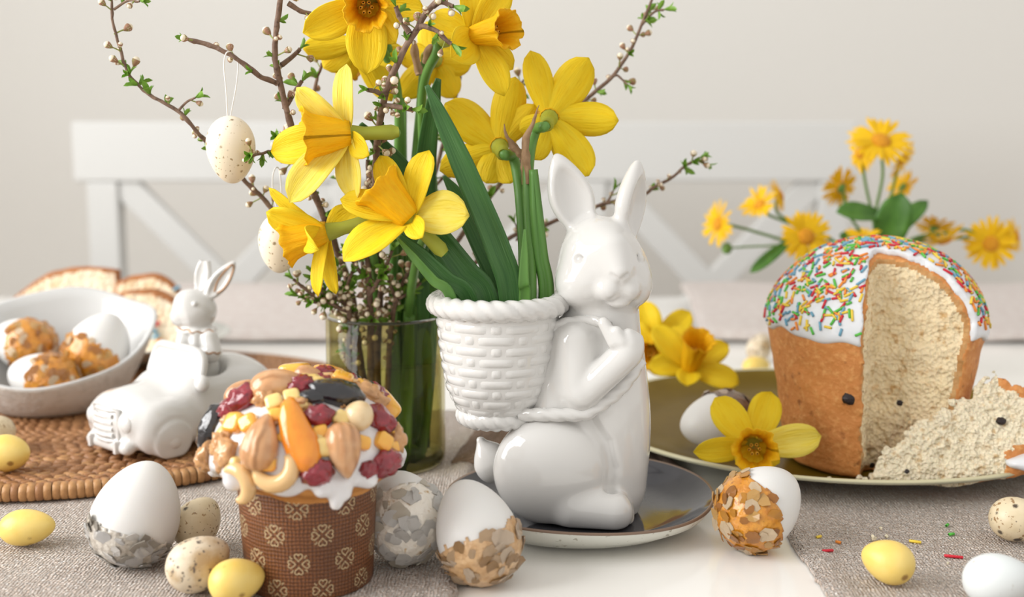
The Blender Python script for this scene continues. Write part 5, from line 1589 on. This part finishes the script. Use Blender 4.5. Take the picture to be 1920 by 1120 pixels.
# two daffodils growing from the rabbit's basket, seen from behind
def in_basket(px, py, Y): return W(px, py, Y)
BX = RO + Vector(BC) * RS
BZ = lambda z: Vector((BX.x, BX.y, 0)) 
GB = 'daffodils in the rabbit basket'
bfloor = RO.z + zs[4] * RS
daffodil('left daffodil of the basket pair, back to the viewer', (937, 276, 0.755), (930, 262, 0.035), 40,
         [(834, 194, -0.008, 74), (966, 144, -0.006, 66), (1004, 196, -0.004, 46), (824, 320, -0.004, 60), (912, 344, -0.010, 56), (958, 344, -0.012, 54)],
         [W(964, 300, .735), W(976, 380, .722), W(982, 520, .708), Vector((BX.x + 0.012, BX.y + 0.004, bfloor + 0.004))], GB, seed=9,
         spathe=[[(985, 345, .722), (982, 300, .722), (968, 280, .722), (950, 258, .72), (946, 232, .718)]], stem_r=0.0034)
daffodil('right daffodil of the basket pair, back to the viewer above the rabbit ear', (1030, 222, 0.745), (1036, 208, 0.035), 40,
         [(994, 95, -0.006, 54), (1104, 108, -0.004, 74), (1160, 226, -0.006, 66), (1104, 330, -0.014, 72), (1000, 300, -0.010, 50), (974, 244, -0.002, 40)],
         [W(1002, 250, .727), W(990, 330, .716), W(996, 520, .704), Vector((BX.x + 0.018, BX.y - 0.004, bfloor + 0.004))], GB, seed=10,
         spathe=[[(990, 345, .712), (987, 300, .712), (985, 265, .712), (998, 235, .712), (1010, 198, .712)]], stem_r=0.0034)
# loose stems in the basket
def strap(name, label, pts, w0, mat_=None, twist=0.0, group=None, th=0.0010, fold=0.25, end=None, hint=(0, -1, 0)):
    """strap leaf from tip to foot through pixel points (px,py,Y); w0 px widths along the leaf"""
    P = [W(*p) for p in pts]
    if end is not None: P.append(Vector(end))
    C_ = smooth_path(P, 9)
    n = len(C_); tg = np.gradient(C_, axis=0); tg /= np.linalg.norm(tg, axis=1)[:, None]
    ws = np.interp(np.linspace(0, 1, n), np.linspace(0, 1, len(w0)), w0)
    vs = []
    for i in range(n):
        s_ = S(C_[i][1], C_[i][2])
        nr = np.array(hint, float) + np.array([math.sin(twist * i / n), 0, 0]); nr = nr - tg[i] * nr.dot(tg[i]); nr /= np.linalg.norm(nr)
        sd = np.cross(tg[i], nr)
        for j in range(7):
            t = -1 + j / 3
            vs.append(C_[i] + sd * (ws[i] * s_ / 2 * t) + nr * (fold * ws[i] * s_ / 2 * t * t))
    o = mobj(name, np.array(vs), grid_faces(n, 7), mat_ or M_LEAF, origin=C_[-1], uvs=[(j * 0.004, i * 0.002) for i in range(n) for j in range(7)])
    mod_solid(o, th)
    return tag(o, label, 'leaf', group)
def bfoot(dx, dy): return Vector((BX.x + dx, BX.y + dy, bfloor + 0.003))
GL = 'daffodil leaves in the basket'
strap('daffodil_leaf', 'broadest daffodil leaf of the basket, leaning left with a blunt tip', [(800, 160, .690), (830, 225, .690), (885, 350, .692), (935, 470, .695), (958, 556, .698)], [8, 26, 42, 46, 48, 44, 40], end=bfoot(0.010, -0.008), group=GL)
strap('daffodil_leaf', 'dark leaf just behind the broadest leaf of the basket', [(832, 330, .715), (860, 372, .715), (900, 450, .715), (942, 556, .712)], [6, 30, 40, 42, 38], end=bfoot(0.006, 0.006), group=GL)
strap('daffodil_leaf', 'mid green basket leaf that starts behind the broad-petalled daffodil', [(782, 400, .705), (820, 445, .703), (870, 510, .702), (912, 564, .700)], [26, 48, 54, 46, 38], end=bfoot(-0.004, -0.004), group=GL)
strap('daffodil_leaf', 'lower basket leaf slanting over the rim beside the glass vase', [(748, 440, .690), (790, 478, .686), (836, 525, .686), (880, 568, .690)], [10, 26, 34, 34, 26], end=bfoot(-0.012, -0.006), group=GL)
strap('daffodil_leaf', 'thin light green leaf edge lying lowest over the basket rim', [(745, 446, .682), (775, 482, .678), (812, 525, .680), (848, 566, .684)], [5, 14, 18, 20, 16], mat_=M_STEM, end=bfoot(-0.020, -0.010), group=GL)
strap('daffodil_leaf', 'narrow dark leaf between the broad leaf and the flower stems', [(858, 395, .725), (900, 470, .722), (930, 530, .718), (950, 560, .712)], [10, 26, 34, 32, 28], end=bfoot(0.004, 0.012), group=GL)
strap('daffodil_leaf', 'bright green narrow leaf at the front of the basket stems', [(984, 430, .693), (983, 480, .692), (982, 530, .692), (984, 566, .694)], [4, 14, 20, 22, 18], mat_=M_STEM, end=bfoot(0.013, -0.012), group=GL)
strap('daffodil_leaf', 'single round green stem closest to the rabbit face', [(1000, 318, .705), (1006, 400, .704), (1014, 480, .704), (1024, 560, .704)], [8, 16, 19, 21, 18], mat_=M_STEM, end=bfoot(0.022, 0.004), group=GL, th=0.004, fold=0.6)  # a round flower stem, kept under the leaf name and category
# leaves standing in the vase
GW = 'daffodil leaves in the vase'
strap('daffodil_leaf', 'upright vase leaf whose tip folds over beside the broadest leaf', [(822, 148, .735), (812, 200, .750), (798, 320, .775), (800, 460, .80), (800, 600, .820)], [10, 28, 40, 38, 30, 22], end=in_vase(0.020, -0.012, 0.012), group=GW)
strap('daffodil_leaf', 'dark vase leaf running down from the left-turned daffodil', [(676, 232, .725), (715, 272, .735), (760, 325, .750), (785, 420, .775), (795, 600, .815)], [8, 26, 32, 28, 24, 18], end=in_vase(0.028, -0.006, 0.012), group=GW)
strap('daffodil_leaf', 'wide yellow green leaf pressed against the right side of the vase', [(812, 330, .805), (806, 450, .808), (800, 560, .814), (794, 700, .820), (780, 840, .822)], [14, 38, 44, 44, 40, 30], mat_=M_STEM, end=in_vase(0.016, -0.016, 0.013), group=GW)
strap('daffodil_leaf', 'pale green leaf at the back of the vase beside the wide one', [(778, 300, .845), (776, 450, .845), (778, 600, .846), (772, 740, .846)], [10, 26, 30, 30, 24], mat_=M_STEM, end=in_vase(0.020, 0.012, 0.012), group=GW)
strap('daffodil_leaf', 'short pale leaf in the middle of the vase, ending at its lip', [(770, 590, .812), (766, 680, .814), (760, 780, .814), (756, 850, .816)], [16, 26, 28, 22], mat_=M_STEM, end=in_vase(0.008, -0.014, 0.012), group=GW)
strap('daffodil_leaf', 'green leaf in the middle of the vase', [(758, 170, .82), (752, 300, .825), (750, 480, .83), (752, 640, .835)], [8, 22, 24, 24, 20], mat_=M_STEM, end=in_vase(0.006, 0.010, 0.012), group=GW)
strap('daffodil_leaf', 'narrow green leaf left of the middle inside the vase', [(735, 520, .815), (738, 620, .815), (745, 760, .815), (752, 870, .815)], [12, 20, 24, 20], mat_=M_STEM, end=in_vase(0.002, -0.020, 0.012), group=GW)

# daffodils lying on the table and the plate
daffodil('daffodil head lying on the olive plate in front of the plain egg', (1412, 838, 0.762), (1416, 846, -0.026), 41,
         [(1340, 746, 0.016, 64), (1446, 735, 0.020, 64), (1540, 818, 0.0, 64, 1), (1300, 848, -0.006, 48), (1394, 884, -0.016, 54), (1462, 868, -0.014, 48)], seed=11, back=0.018, loc=T(1412, 868, 0.012), cr0=0.5)
daffodil('daffodil head behind the olive plate with upright orange trumpet', (1292, 690, 0.945), (1310, 636, -0.020), 31,
         [(1224, 612, 0.010, 52), (1366, 646, 0.006, 48), (1386, 720, -0.016, 50), (1288, 724, -0.022, 46), (1216, 686, 0.0, 46), (1262, 612, 0.02, 44)], seed=12, back=0.012, loc=T(1292, 715, 0.0))
daffodil('daffodil head lying farthest back beside the rabbit, half hidden', (1228, 652, 0.985), (1214, 668, -0.020), 28,
         [(1202, 564, 0.010, 62), (1294, 584, 0.012, 50), (1240, 706, -0.014, 44), (1190, 690, 0.0, 46), (1172, 610, 0.01, 50), (1270, 640, 0.0, 44)], seed=13, back=0.012, loc=T(1228, 690, 0.0))
# ------------------------------------------------------------------ blossom twigs in the vase
M_BARK = mat('twig_bark', (0.155, 0.092, 0.062), 0.75, layers=[('noise', 120, 0.4, 0.7, (0.26, 0.17, 0.12), 4), ('noise', 300, 0.55, 0.75, (0.07, 0.04, 0.028), 3)], bumps=[('noise', 300, 0.0010)])
M_BUDW = mat('white_bud', (0.80, 0.71, 0.55), 0.5, layers=[('noise', 260, 0.5, 0.75, (0.72, 0.57, 0.40), 2)])
M_CALYX = mat('bud_calyx', (0.33, 0.17, 0.10), 0.6, layers=[('noise', 300, 0.45, 0.65, (0.26, 0.27, 0.07), 2)])
M_PEDI = mat('bud_stalk', (0.27, 0.31, 0.07), 0.6)
M_TLEAF = mat('young_leaf', (0.20, 0.40, 0.045), 0.45, translucent=0.35, layers=[('noise', 200, 0.4, 0.7, (0.30, 0.50, 0.07), 2)])
def bud_mesh(ln, r, closed, seed):
    rr = random.Random(seed)
    bend = rr.uniform(-0.3, 0.3)
    path = [(0, 0, -0.0008), (bend * ln * 0.2, 0, ln * 0.5), (bend * ln * 0.6, 0, ln)]
    A_ = tube(smooth_path(path, 2), 0.00045, 5)
    c = np.array([bend * ln * 0.7, 0, ln + r * 0.9])
    cal = lathe([(0.0004, -1.25 * r), (0.55 * r, -0.75 * r), (0.90 * r, -0.1 * r), (1.0 * r, 0.45 * r), (0.80 * r, 0.62 * r)], 9)
    bl = ellipsoid((0, 0, 0.25 * r if not closed else 0.05 * r), (0.92 * r, 0.92 * r, 1.05 * r), 10, 7)
    v, f = join(A_, (cal[0] + c, cal[1]), (bl[0] + c, bl[1]))
    mi = [0] * len(A_[1]) + [1] * len(cal[1]) + [2] * len(bl[1])
    return make_mesh('bud', v, f, [M_PEDI, M_CALYX, M_BUDW], midx=mi)
BUDS = [bud_mesh(l, r, c, i) for i, (l, r, c) in enumerate([(0.0045, 0.0021, 0), (0.006, 0.0024, 0), (0.0035, 0.0018, 1), (0.0075, 0.0022, 0), (0.0025, 0.0016, 1)])]
def tuft_mesh(seed):
    rr = random.Random(seed); parts = []
    for k in range(3):
        a = k * 2.1 + rr.uniform(-0.4, 0.4); L = rr.uniform(0.006, 0.011)
        tip = Vector((math.cos(a) * 0.55, math.sin(a) * 0.55, 1)).normalized() * L
        v, f = petal_geo((0, 0, 0), tip, (-math.cos(a), -math.sin(a), 0.5), L * 0.42, 0.10, 0.35, seed + k, 6, 5)
        v2 = v + np.array([0.0001, 0.0001, -0.0001])
        parts += [(v, f), (v2, [tuple(reversed(q)) for q in f])]
    return make_mesh('leaf_tuft', *join(*parts), M_TLEAF)
TUFTS = [tuft_mesh(k * 7) for k in range(4)]
def branch(label, pts, r0, r1, seed, foot=None, buds=26, tufts=20, twigs=(), vis=None, group='blossom twigs in the glass vase', tip_tuft=True, cat='branch'):
    """pts: tip first (px,py,Y) ; buds / tufts = mean spacing in px; twigs = side shoots as pixel paths"""
    rr = random.Random(seed)
    P = [W(*p) for p in pts]
    if foot is not None: P = P + ([Vector(q) for q in foot])
    t = thing('blossom_twig', label, cat, P[-1], group)
    def stem(P_, ra, rb_, name):
        C_ = smooth_path(P_, 7)
        C_[1:-1] += 0.0006 * np.stack([vnoise(C_[1:-1], 90), vnoise(C_[1:-1] + 5, 90), vnoise(C_[1:-1] + 9, 90)], 1)
        v, f = tube(C_, [ra, rb_], 8)
        v = v + 0.00035 * vnoise(v, 320)[:, None]
        mobj(name, v, f, M_BARK, t)
        return C_
    def dress(C_, every_b, every_t, until=1.0):
        seg = np.linalg.norm(np.diff(C_, axis=0), axis=1); L = np.concatenate([[0], np.cumsum(seg)])
        d = 0.004
        tot = L[-1] * until
        while d < tot:
            p = np.array([np.interp(d, L, C_[:, k]) for k in range(3)])
            p2 = np.array([np.interp(max(d - 0.003, 0), L, C_[:, k]) for k in range(3)])
            tg = Vector(p2 - p); tg = tg.normalized() if tg.length > 1e-7 else Vector((0, 0, 1))
            for _ in range(rr.choice([1, 1, 2, 2, 3])):
                q = Vector((rr.uniform(-1, 1), rr.uniform(-1, 1), rr.uniform(-0.8, 1)))
                dr = (q - tg * q.dot(tg)).normalized() + tg * rr.uniform(0.2, 0.9)
                if rr.random() < every_b / (every_b + every_t):
                    inst('bud', rr.choice(BUDS), frame(dr, (rr.uniform(-1, 1), rr.uniform(-1, 1), 0), Vector(p), rr.uniform(0.85, 1.15)), t)
                else:
                    inst('leaf_tuft', rr.choice(TUFTS), frame(dr, (rr.uniform(-1, 1), rr.uniform(-1, 1), 0), Vector(p), rr.uniform(0.7, 1.15)), t)
            d += rr.uniform(0.6, 1.4) * buds * S(C_[0][1])
    C_ = stem(P, r0, r1, 'stem')
    dress(C_, 3.0, 1.2, vis if vis is not None else 0.7)
    if tip_tuft: inst('leaf_tuft', TUFTS[0], frame(Vector(C_[0] - C_[3]), None, Vector(C_[0])), t)
    for tw_ in twigs:
        Q = [W(*p) for p in tw_]
        Ct = stem(Q, r0 * 0.8, r0 * 1.1, 'side_shoot')
        dress(Ct, 2.2, 1.2, 0.95)
        inst('leaf_tuft', rr.choice(TUFTS), frame(Vector(Ct[0] - Ct[3]), None, Vector(Ct[0])), t)
    return t
branch('long twig arching to the far upper left, ending beyond the first hanging egg', [(208, -12, .735), (213, 40, .735), (224, 90, .735), (246, 145, .735), (290, 183, .735), (335, 210, .735), (362, 240, .737), (388, 268, .745), (440, 322, .765), (475, 355, .775), (512, 392, .785), (575, 455, .80), (640, 545, .815), (668, 610, .825)], 0.0008, 0.0022, 5,
       [in_vase(-0.020, -0.004, 0.060), in_vase(-0.008, 0.004, 0.012)], buds=30, vis=0.62, twigs=[[(262, 2, .73), (240, 0, .733), (213, 18, .735)], [(366, 183, .732), (350, 190, .734), (334, 208, .735)]])
branch('tall twig rising past the hanging egg to the top of the picture', [(528, -15, .725), (517, 60, .725), (515, 110, .725), (525, 158, .727), (536, 200, .73), (549, 250, .735), (580, 340, .755), (625, 450, .785), (660, 560, .815)], 0.0016, 0.0028, 6,
       [in_vase(-0.014, -0.012, 0.060), in_vase(0.004, -0.010, 0.012)], buds=34, vis=0.5, tip_tuft=False,
       twigs=[[(352, 74, .715), (385, 82, .715), (420, 96, .715), (450, 115, .716), (485, 142, .719), (520, 158, .726)], [(585, 28, .73), (560, 18, .728), (540, 6, .726)], [(562, 92, .735), (545, 108, .732), (527, 122, .727)], [(566, 152, .74), (550, 175, .735), (534, 205, .731)]])
branch('diagonal twig crossing in front of the topmost daffodil', [(832, -12, .690), (795, 30, .690), (770, 72, .690), (742, 125, .692), (722, 180, .70), (710, 240, .715), (704, 330, .745), (708, 450, .78), (712, 570, .815)], 0.0016, 0.0027, 7,
       [in_vase(-0.004, -0.018, 0.060), in_vase(0.006, -0.016, 0.012)], buds=22, vis=0.75, tip_tuft=False,
       twigs=[[(850, 12, .685), (828, 4, .687), (812, 12, .689)], [(846, 82, .685), (822, 62, .686), (795, 48, .688), (782, 52, .689)], [(742, 12, .685), (752, 38, .687), (768, 62, .689)], [(690, 168, .69), (705, 172, .695), (722, 180, .699)], [(772, 205, .69), (745, 200, .695), (720, 198, .702)]])
branch('twig reaching to the top right behind the daffodils', [(1228, -14, .83), (1205, 40, .83), (1182, 95, .83), (1150, 140, .83), (1098, 186, .83), (1040, 240, .83), (950, 330, .83), (860, 450, .83), (790, 560, .83)], 0.0009, 0.0022, 8,
       [in_vase(0.018, 0.014, 0.060), in_vase(0.006, 0.016, 0.012)], buds=26, vis=0.55, twigs=[[(1245, 18, .828), (1225, 22, .829), (1202, 48, .83)], [(1176, 158, .828), (1158, 142, .829), (1145, 144, .83)]])
branch('low twig stretching right behind the rabbit ears', [(1312, 296, .85), (1285, 312, .85), (1262, 332, .85), (1225, 352, .85), (1205, 365, .85), (1130, 384, .85), (1060, 408, .85), (1000, 432, .85), (950, 450, .845), (860, 520, .838), (795, 590, .835)], 0.0009, 0.0020, 9,
       [in_vase(0.022, 0.006, 0.060), in_vase(0.0, 0.018, 0.012)], buds=24, vis=0.72, twigs=[[(1320, 306, .85), (1306, 302, .85), (1292, 308, .85)], [(966, 420, .845), (972, 440, .847), (968, 452, .847)], [(1150, 358, .85), (1142, 374, .85), (1130, 386, .85)]])
branch('short leafy twig hanging over the left lip of the vase', [(550, 524, .775), (575, 545, .778), (605, 562, .785), (640, 580, .795), (668, 598, .81)], 0.0010, 0.0020, 10,
       [in_vase(-0.022, -0.010, 0.070), in_vase(-0.014, -0.006, 0.012)], buds=13, vis=0.55, twigs=[[(585, 512, .775), (598, 540, .78), (622, 572, .79)], [(560, 556, .778), (585, 566, .78), (618, 574, .79)]])
branch('brown twig in the middle of the bunch above the vase', [(690, 300, .765), (694, 380, .77), (688, 460, .78), (692, 540, .79), (696, 600, .80)], 0.0014, 0.0028, 11,
       [in_vase(-0.008, -0.024, 0.060), in_vase(-0.002, -0.016, 0.012)], buds=12, vis=0.62, twigs=[[(650, 470, .77), (668, 500, .78), (690, 530, .79)], [(735, 470, .77), (720, 505, .78), (694, 550, .79)]])
branch('gnarled twig just left of the middle of the bunch', [(618, 500, .785), (632, 520, .788), (642, 560, .795), (656, 600, .80)], 0.0014, 0.0024, 12,
       [in_vase(-0.024, -0.018, 0.050), in_vase(-0.012, -0.014, 0.012)], buds=9, vis=0.55, twigs=[[(602, 540, .785), (620, 556, .79), (642, 566, .795)], [(660, 510, .78), (650, 540, .79), (646, 570, .796)]])
branch('dense budded twig right of the middle of the bunch', [(800, 470, .80), (775, 500, .80), (752, 540, .80), (735, 600, .805)], 0.0012, 0.0022, 13,
       [in_vase(0.004, -0.024, 0.050), in_vase(0.010, -0.006, 0.012)], buds=10, vis=0.55, twigs=[[(790, 530, .80), (772, 545, .80), (748, 560, .80)], [(720, 500, .79), (730, 530, .795), (744, 565, .80)]])
branch('thin twig standing behind the daffodil stems', [(866, 118, .84), (860, 160, .84), (840, 240, .84), (800, 380, .84), (760, 520, .84), (740, 600, .84)], 0.0010, 0.0022, 14,
       [in_vase(0.0, 0.022, 0.060), in_vase(-0.010, 0.016, 0.012)], buds=26, vis=0.65, twigs=[[(982, 150, .84), (930, 220, .84), (870, 290, .84), (815, 350, .84)]])
branch('dark twig running up behind the left-turned daffodils', [(604, 118, .80), (590, 175, .80), (596, 230, .80), (640, 330, .81), (672, 450, .82), (690, 600, .83)], 0.0010, 0.0022, 15,
       [in_vase(-0.012, 0.012, 0.060), in_vase(-0.016, 0.006, 0.012)], buds=22, vis=0.7, twigs=[[(470, 292, .70), (492, 288, .72), (512, 285, .74), (560, 300, .77), (610, 290, .80)], [(520, 258, .75), (545, 270, .77), (590, 250, .80)]])

# ------------------------------------------------------------------ hanging egg ornaments
M_STRING = mat('white_string', (0.88, 0.86, 0.83), 0.8)
def ornament(label, px, py, Y, hang, L_, W_, axis):
    vs, f = egg_mesh(L_, W_, 0.13)
    c = W(px, py, Y); A = frame(axis, (1, 0, 0))
    rv = xf(vs, A)
    top = c - nrm(axis) * (L_ / 2)
    t = thing('egg_ornament', label, 'ornament', top)
    mobj('shell', rv + np.array(c), f, M_ORN, t)
    pts = [top + Vector((-0.0008, 0, -0.001))] + [W(*h) for h in hang] + [top + Vector((0.0008, 0, -0.001))]
    v, f = tube(smooth_path(pts, 6), 0.00042, 6); mobj('string', v, f, M_STRING, t)
    return t
ornament('speckled cream egg ornament hanging free from the twig by a white string', 433, 281, .715, [(424, 170, .712), (420, 125, .712), (424, 100, .710), (436, 99, .718), (446, 116, .717), (443, 160, .716)], 0.0408, 0.0292, (0.03, 0, -1))
ornament('speckled cream egg ornament half hidden behind the lowest daffodil', 525, 456, .760, [(513, 370, .758), (511, 335, .758), (516, 316, .757), (523, 318, .762), (527, 350, .761)], 0.0392, 0.0278, (-0.05, 0, -1))

# ------------------------------------------------------------------ yellow daisies behind the sprinkle cake
M_RAY = petalmat('daisy_ray', (0.90, 0.62, 0.015), (0.88, 0.54, 0.01), 0.3)
M_DISC = mat('daisy_disc', (0.78, 0.34, 0.012), 0.8, layers=[('noise', 500, 0.4, 0.7, (0.62, 0.24, 0.01), 2)], bumps=[('voronoi', 900, 0.001)])
M_DSTEM = mat('daisy_stem', (0.12, 0.23, 0.04), 0.5)
M_DLEAF = mat('daisy_leaf', (0.060, 0.170, 0.022), 0.45, translucent=0.2, layers=[('noise', 60, 0.4, 0.7, (0.10, 0.25, 0.035), 3)])
JY = 1.145
JAR = Vector(((1648 - 960) * S(JY), JY, 0.0))
M_JAR = thin_glass('clear_jar_glass', (0.93, 0.95, 0.93))
ja = tag(mobj('glass_jar', lathe([(0, 0), (0.027, 0), (0.030, 0.003), (0.031, 0.06), (0.026, 0.082), (0.027, 0.095), (0.025, 0.095), (0.024, 0.082), (0.029, 0.06), (0.028, 0.006), (0, 0.005)], 40)[0] + np.array(JAR), lathe([(0, 0)] * 11, 40)[1], M_JAR), 'small clear glass jar holding the yellow daisies behind the cake', 'jar')
def ray_mesh(seed):
    v, f = petal_geo((0, 0, 0), (1, 0, 0.05), (0, 0, 1), 0.24, 0.06, -0.3, seed, 6, 4)
    return make_mesh('ray_petal', *join((v, f), (v + np.array([0, 0, -0.015]), [tuple(reversed(q)) for q in f])), M_RAY)
RAYS = [ray_mesh(k) for k in range(4)]
def daisy(label, px, py, Y, N, r, stem, seed, leaves=(), buds=(), droop=0.0, n=24):
    rr = random.Random(seed); C_ = W(px, py, Y); R_ = r * S(Y, C_.z); N = nrm(N)
    foot = JAR + Vector((rr.uniform(-0.014, 0.014), rr.uniform(-0.014, 0.014), 0.008))
    t = thing('yellow_daisy', label, 'flower', foot, 'yellow daisies behind the sprinkle cake')
    A = frame(N, None, C_)
    for k in range(n):
        a = 2 * PI * (k + rr.uniform(-0.25, 0.25)) / n
        M_ = A @ Matrix.Rotation(a, 4, 'Z') @ Matrix.Translation((R_ * 0.2, 0, 0)) @ Matrix.Rotation(droop + rr.uniform(-0.22, 0.28), 4, 'Y') @ Matrix.Diagonal((R_ * rr.uniform(0.68, 0.86), R_ * 0.85, R_ * 0.85, 1))
        inst('ray_petal', rr.choice(RAYS), M_, t)
    v, f = ellipsoid((0, 0, 0), (R_ * 0.29, R_ * 0.29, R_ * 0.13), 14, 8); mobj('disc', xf(v, A), f, M_DISC, t)
    v, f = lathe([(0.001, -R_ * 0.20), (R_ * 0.22, -R_ * 0.10), (R_ * 0.28, 0.0)], 12); mobj('calyx', xf(v, A), f, M_DSTEM, t)
    P = [C_ - N * R_ * 0.15] + [W(*q) for q in stem] + [JAR + Vector((rr.uniform(-0.012, 0.012), rr.uniform(-0.012, 0.012), 0.096)), foot]
    v, f = tube(smooth_path(P, 6), 0.0015, 7); mobj('stem', v, f, M_DSTEM, t)
    for (a, b, w_, nn) in leaves:
        v, f = petal_geo(W(*a), W(*b), nn, w_ * S(a[2]), 0.06, 0.2, seed, 12, 7)
        mod_solid(mobj('leaf', v, f, M_DLEAF, t), 0.0006)
    for (a, rbd) in buds:
        p = W(*a); v, f = ellipsoid((0, 0, 0), (rbd, rbd, rbd * 1.1), 12, 8); mobj('bud', v + np.array(p), f, M_DSTEM, t)
        v, f = tube(smooth_path([p, W(a[0] + 35, a[1] - 3, a[2]), W(1480, 460, 1.12)], 5), 0.0011, 6); mobj('bud_stalk', v, f, M_DSTEM, t)
    return t
daisy('topmost yellow daisy of the bunch, wide open', 1652, 264, 1.10, (0.02, -0.70, 0.72), 64, [(1655, 330, 1.11), (1640, 420, 1.13)], 1, droop=0.05, n=26)
daisy('yellow daisy under the topmost one, turned right', 1692, 300, 1.13, (0.6, -0.35, -0.35), 40, [(1675, 350, 1.135), (1655, 430, 1.14)], 2, leaves=[((1650, 480, 1.10), (1692, 362, 1.09), 74, (-0.2, -1, 0.2))])
daisy('yellow daisy under the topmost one, turned left', 1612, 288, 1.12, (-0.75, -0.35, 0.1), 38, [(1622, 340, 1.125), (1640, 430, 1.135)], 3, droop=0.3)
daisy('yellow daisy seen from behind in the middle of the bunch', 1576, 352, 1.13, (-0.35, 0.65, 0.25), 42, [(1590, 400, 1.135), (1625, 450, 1.14)], 4, leaves=[((1655, 405, 1.10), (1568, 398, 1.09), 52, (0, -0.8, 0.6))])
daisy('yellow daisy in the upper left pair, left one', 1424, 384, 1.12, (-0.55, -0.45, 0.65), 42, [(1440, 402, 1.125), (1470, 415, 1.13), (1560, 452, 1.14)], 5, droop=-0.25)
daisy('yellow daisy in the upper left pair, right one', 1464, 366, 1.14, (0.75, -0.30, 0.35), 36, [(1455, 392, 1.14), (1475, 412, 1.14), (1560, 450, 1.14)], 6, droop=0.35)
daisy('leftmost yellow daisy of the bunch seen from its side', 1346, 420, 1.12, (-0.88, -0.42, 0.10), 46, [(1375, 424, 1.12), (1420, 436, 1.125), (1500, 462, 1.135)], 7, buds=[((1363, 466, 1.12), 0.0052)], leaves=[((1486, 448, 1.10), (1406, 512, 1.09), 26, (0, -1, 0.4))])
daisy('yellow daisy facing the viewer just left above the frosting', 1512, 444, 1.07, (0.12, -0.92, 0.22), 56, [(1545, 460, 1.10), (1590, 470, 1.13)], 8, n=24)
daisy('yellow daisy peeking over the middle of the frosting', 1622, 446, 1.06, (0.0, -0.35, 0.93), 40, [(1630, 470, 1.10)], 9, leaves=[((1640, 470, 1.09), (1574, 440, 1.10), 50, (0, -0.7, 0.6)), ((1640, 470, 1.11), (1740, 376, 1.13), 40, (0, -0.7, 0.6))])
daisy('yellow daisy right of the frosting top, turned away', 1772, 452, 1.12, (0.25, -0.35, -0.85), 48, [(1752, 440, 1.13), (1700, 455, 1.14)], 10, droop=0.35)
daisy('yellow daisy behind the turned away one, half hidden', 1752, 425, 1.15, (0.2, 0.5, 0.85), 40, [(1735, 445, 1.15), (1690, 460, 1.15)], 11)
daisy('right yellow daisy facing the viewer', 1858, 458, 1.12, (-0.05, -0.97, 0.12), 54, [(1815, 432, 1.13), (1770, 438, 1.135), (1700, 460, 1.14)], 12)
daisy('rightmost yellow daisy at the picture edge', 1906, 442, 1.13, (0.70, -0.55, 0.25), 36, [(1862, 440, 1.135), (1790, 448, 1.14), (1700, 462, 1.145)], 13, droop=0.2)
daisy('small yellow daisy low on the right of the upper stems', 1694, 352, 1.15, (0.45, 0.25, -0.3), 36, [(1680, 395, 1.15), (1660, 450, 1.15)], 14, droop=0.3)
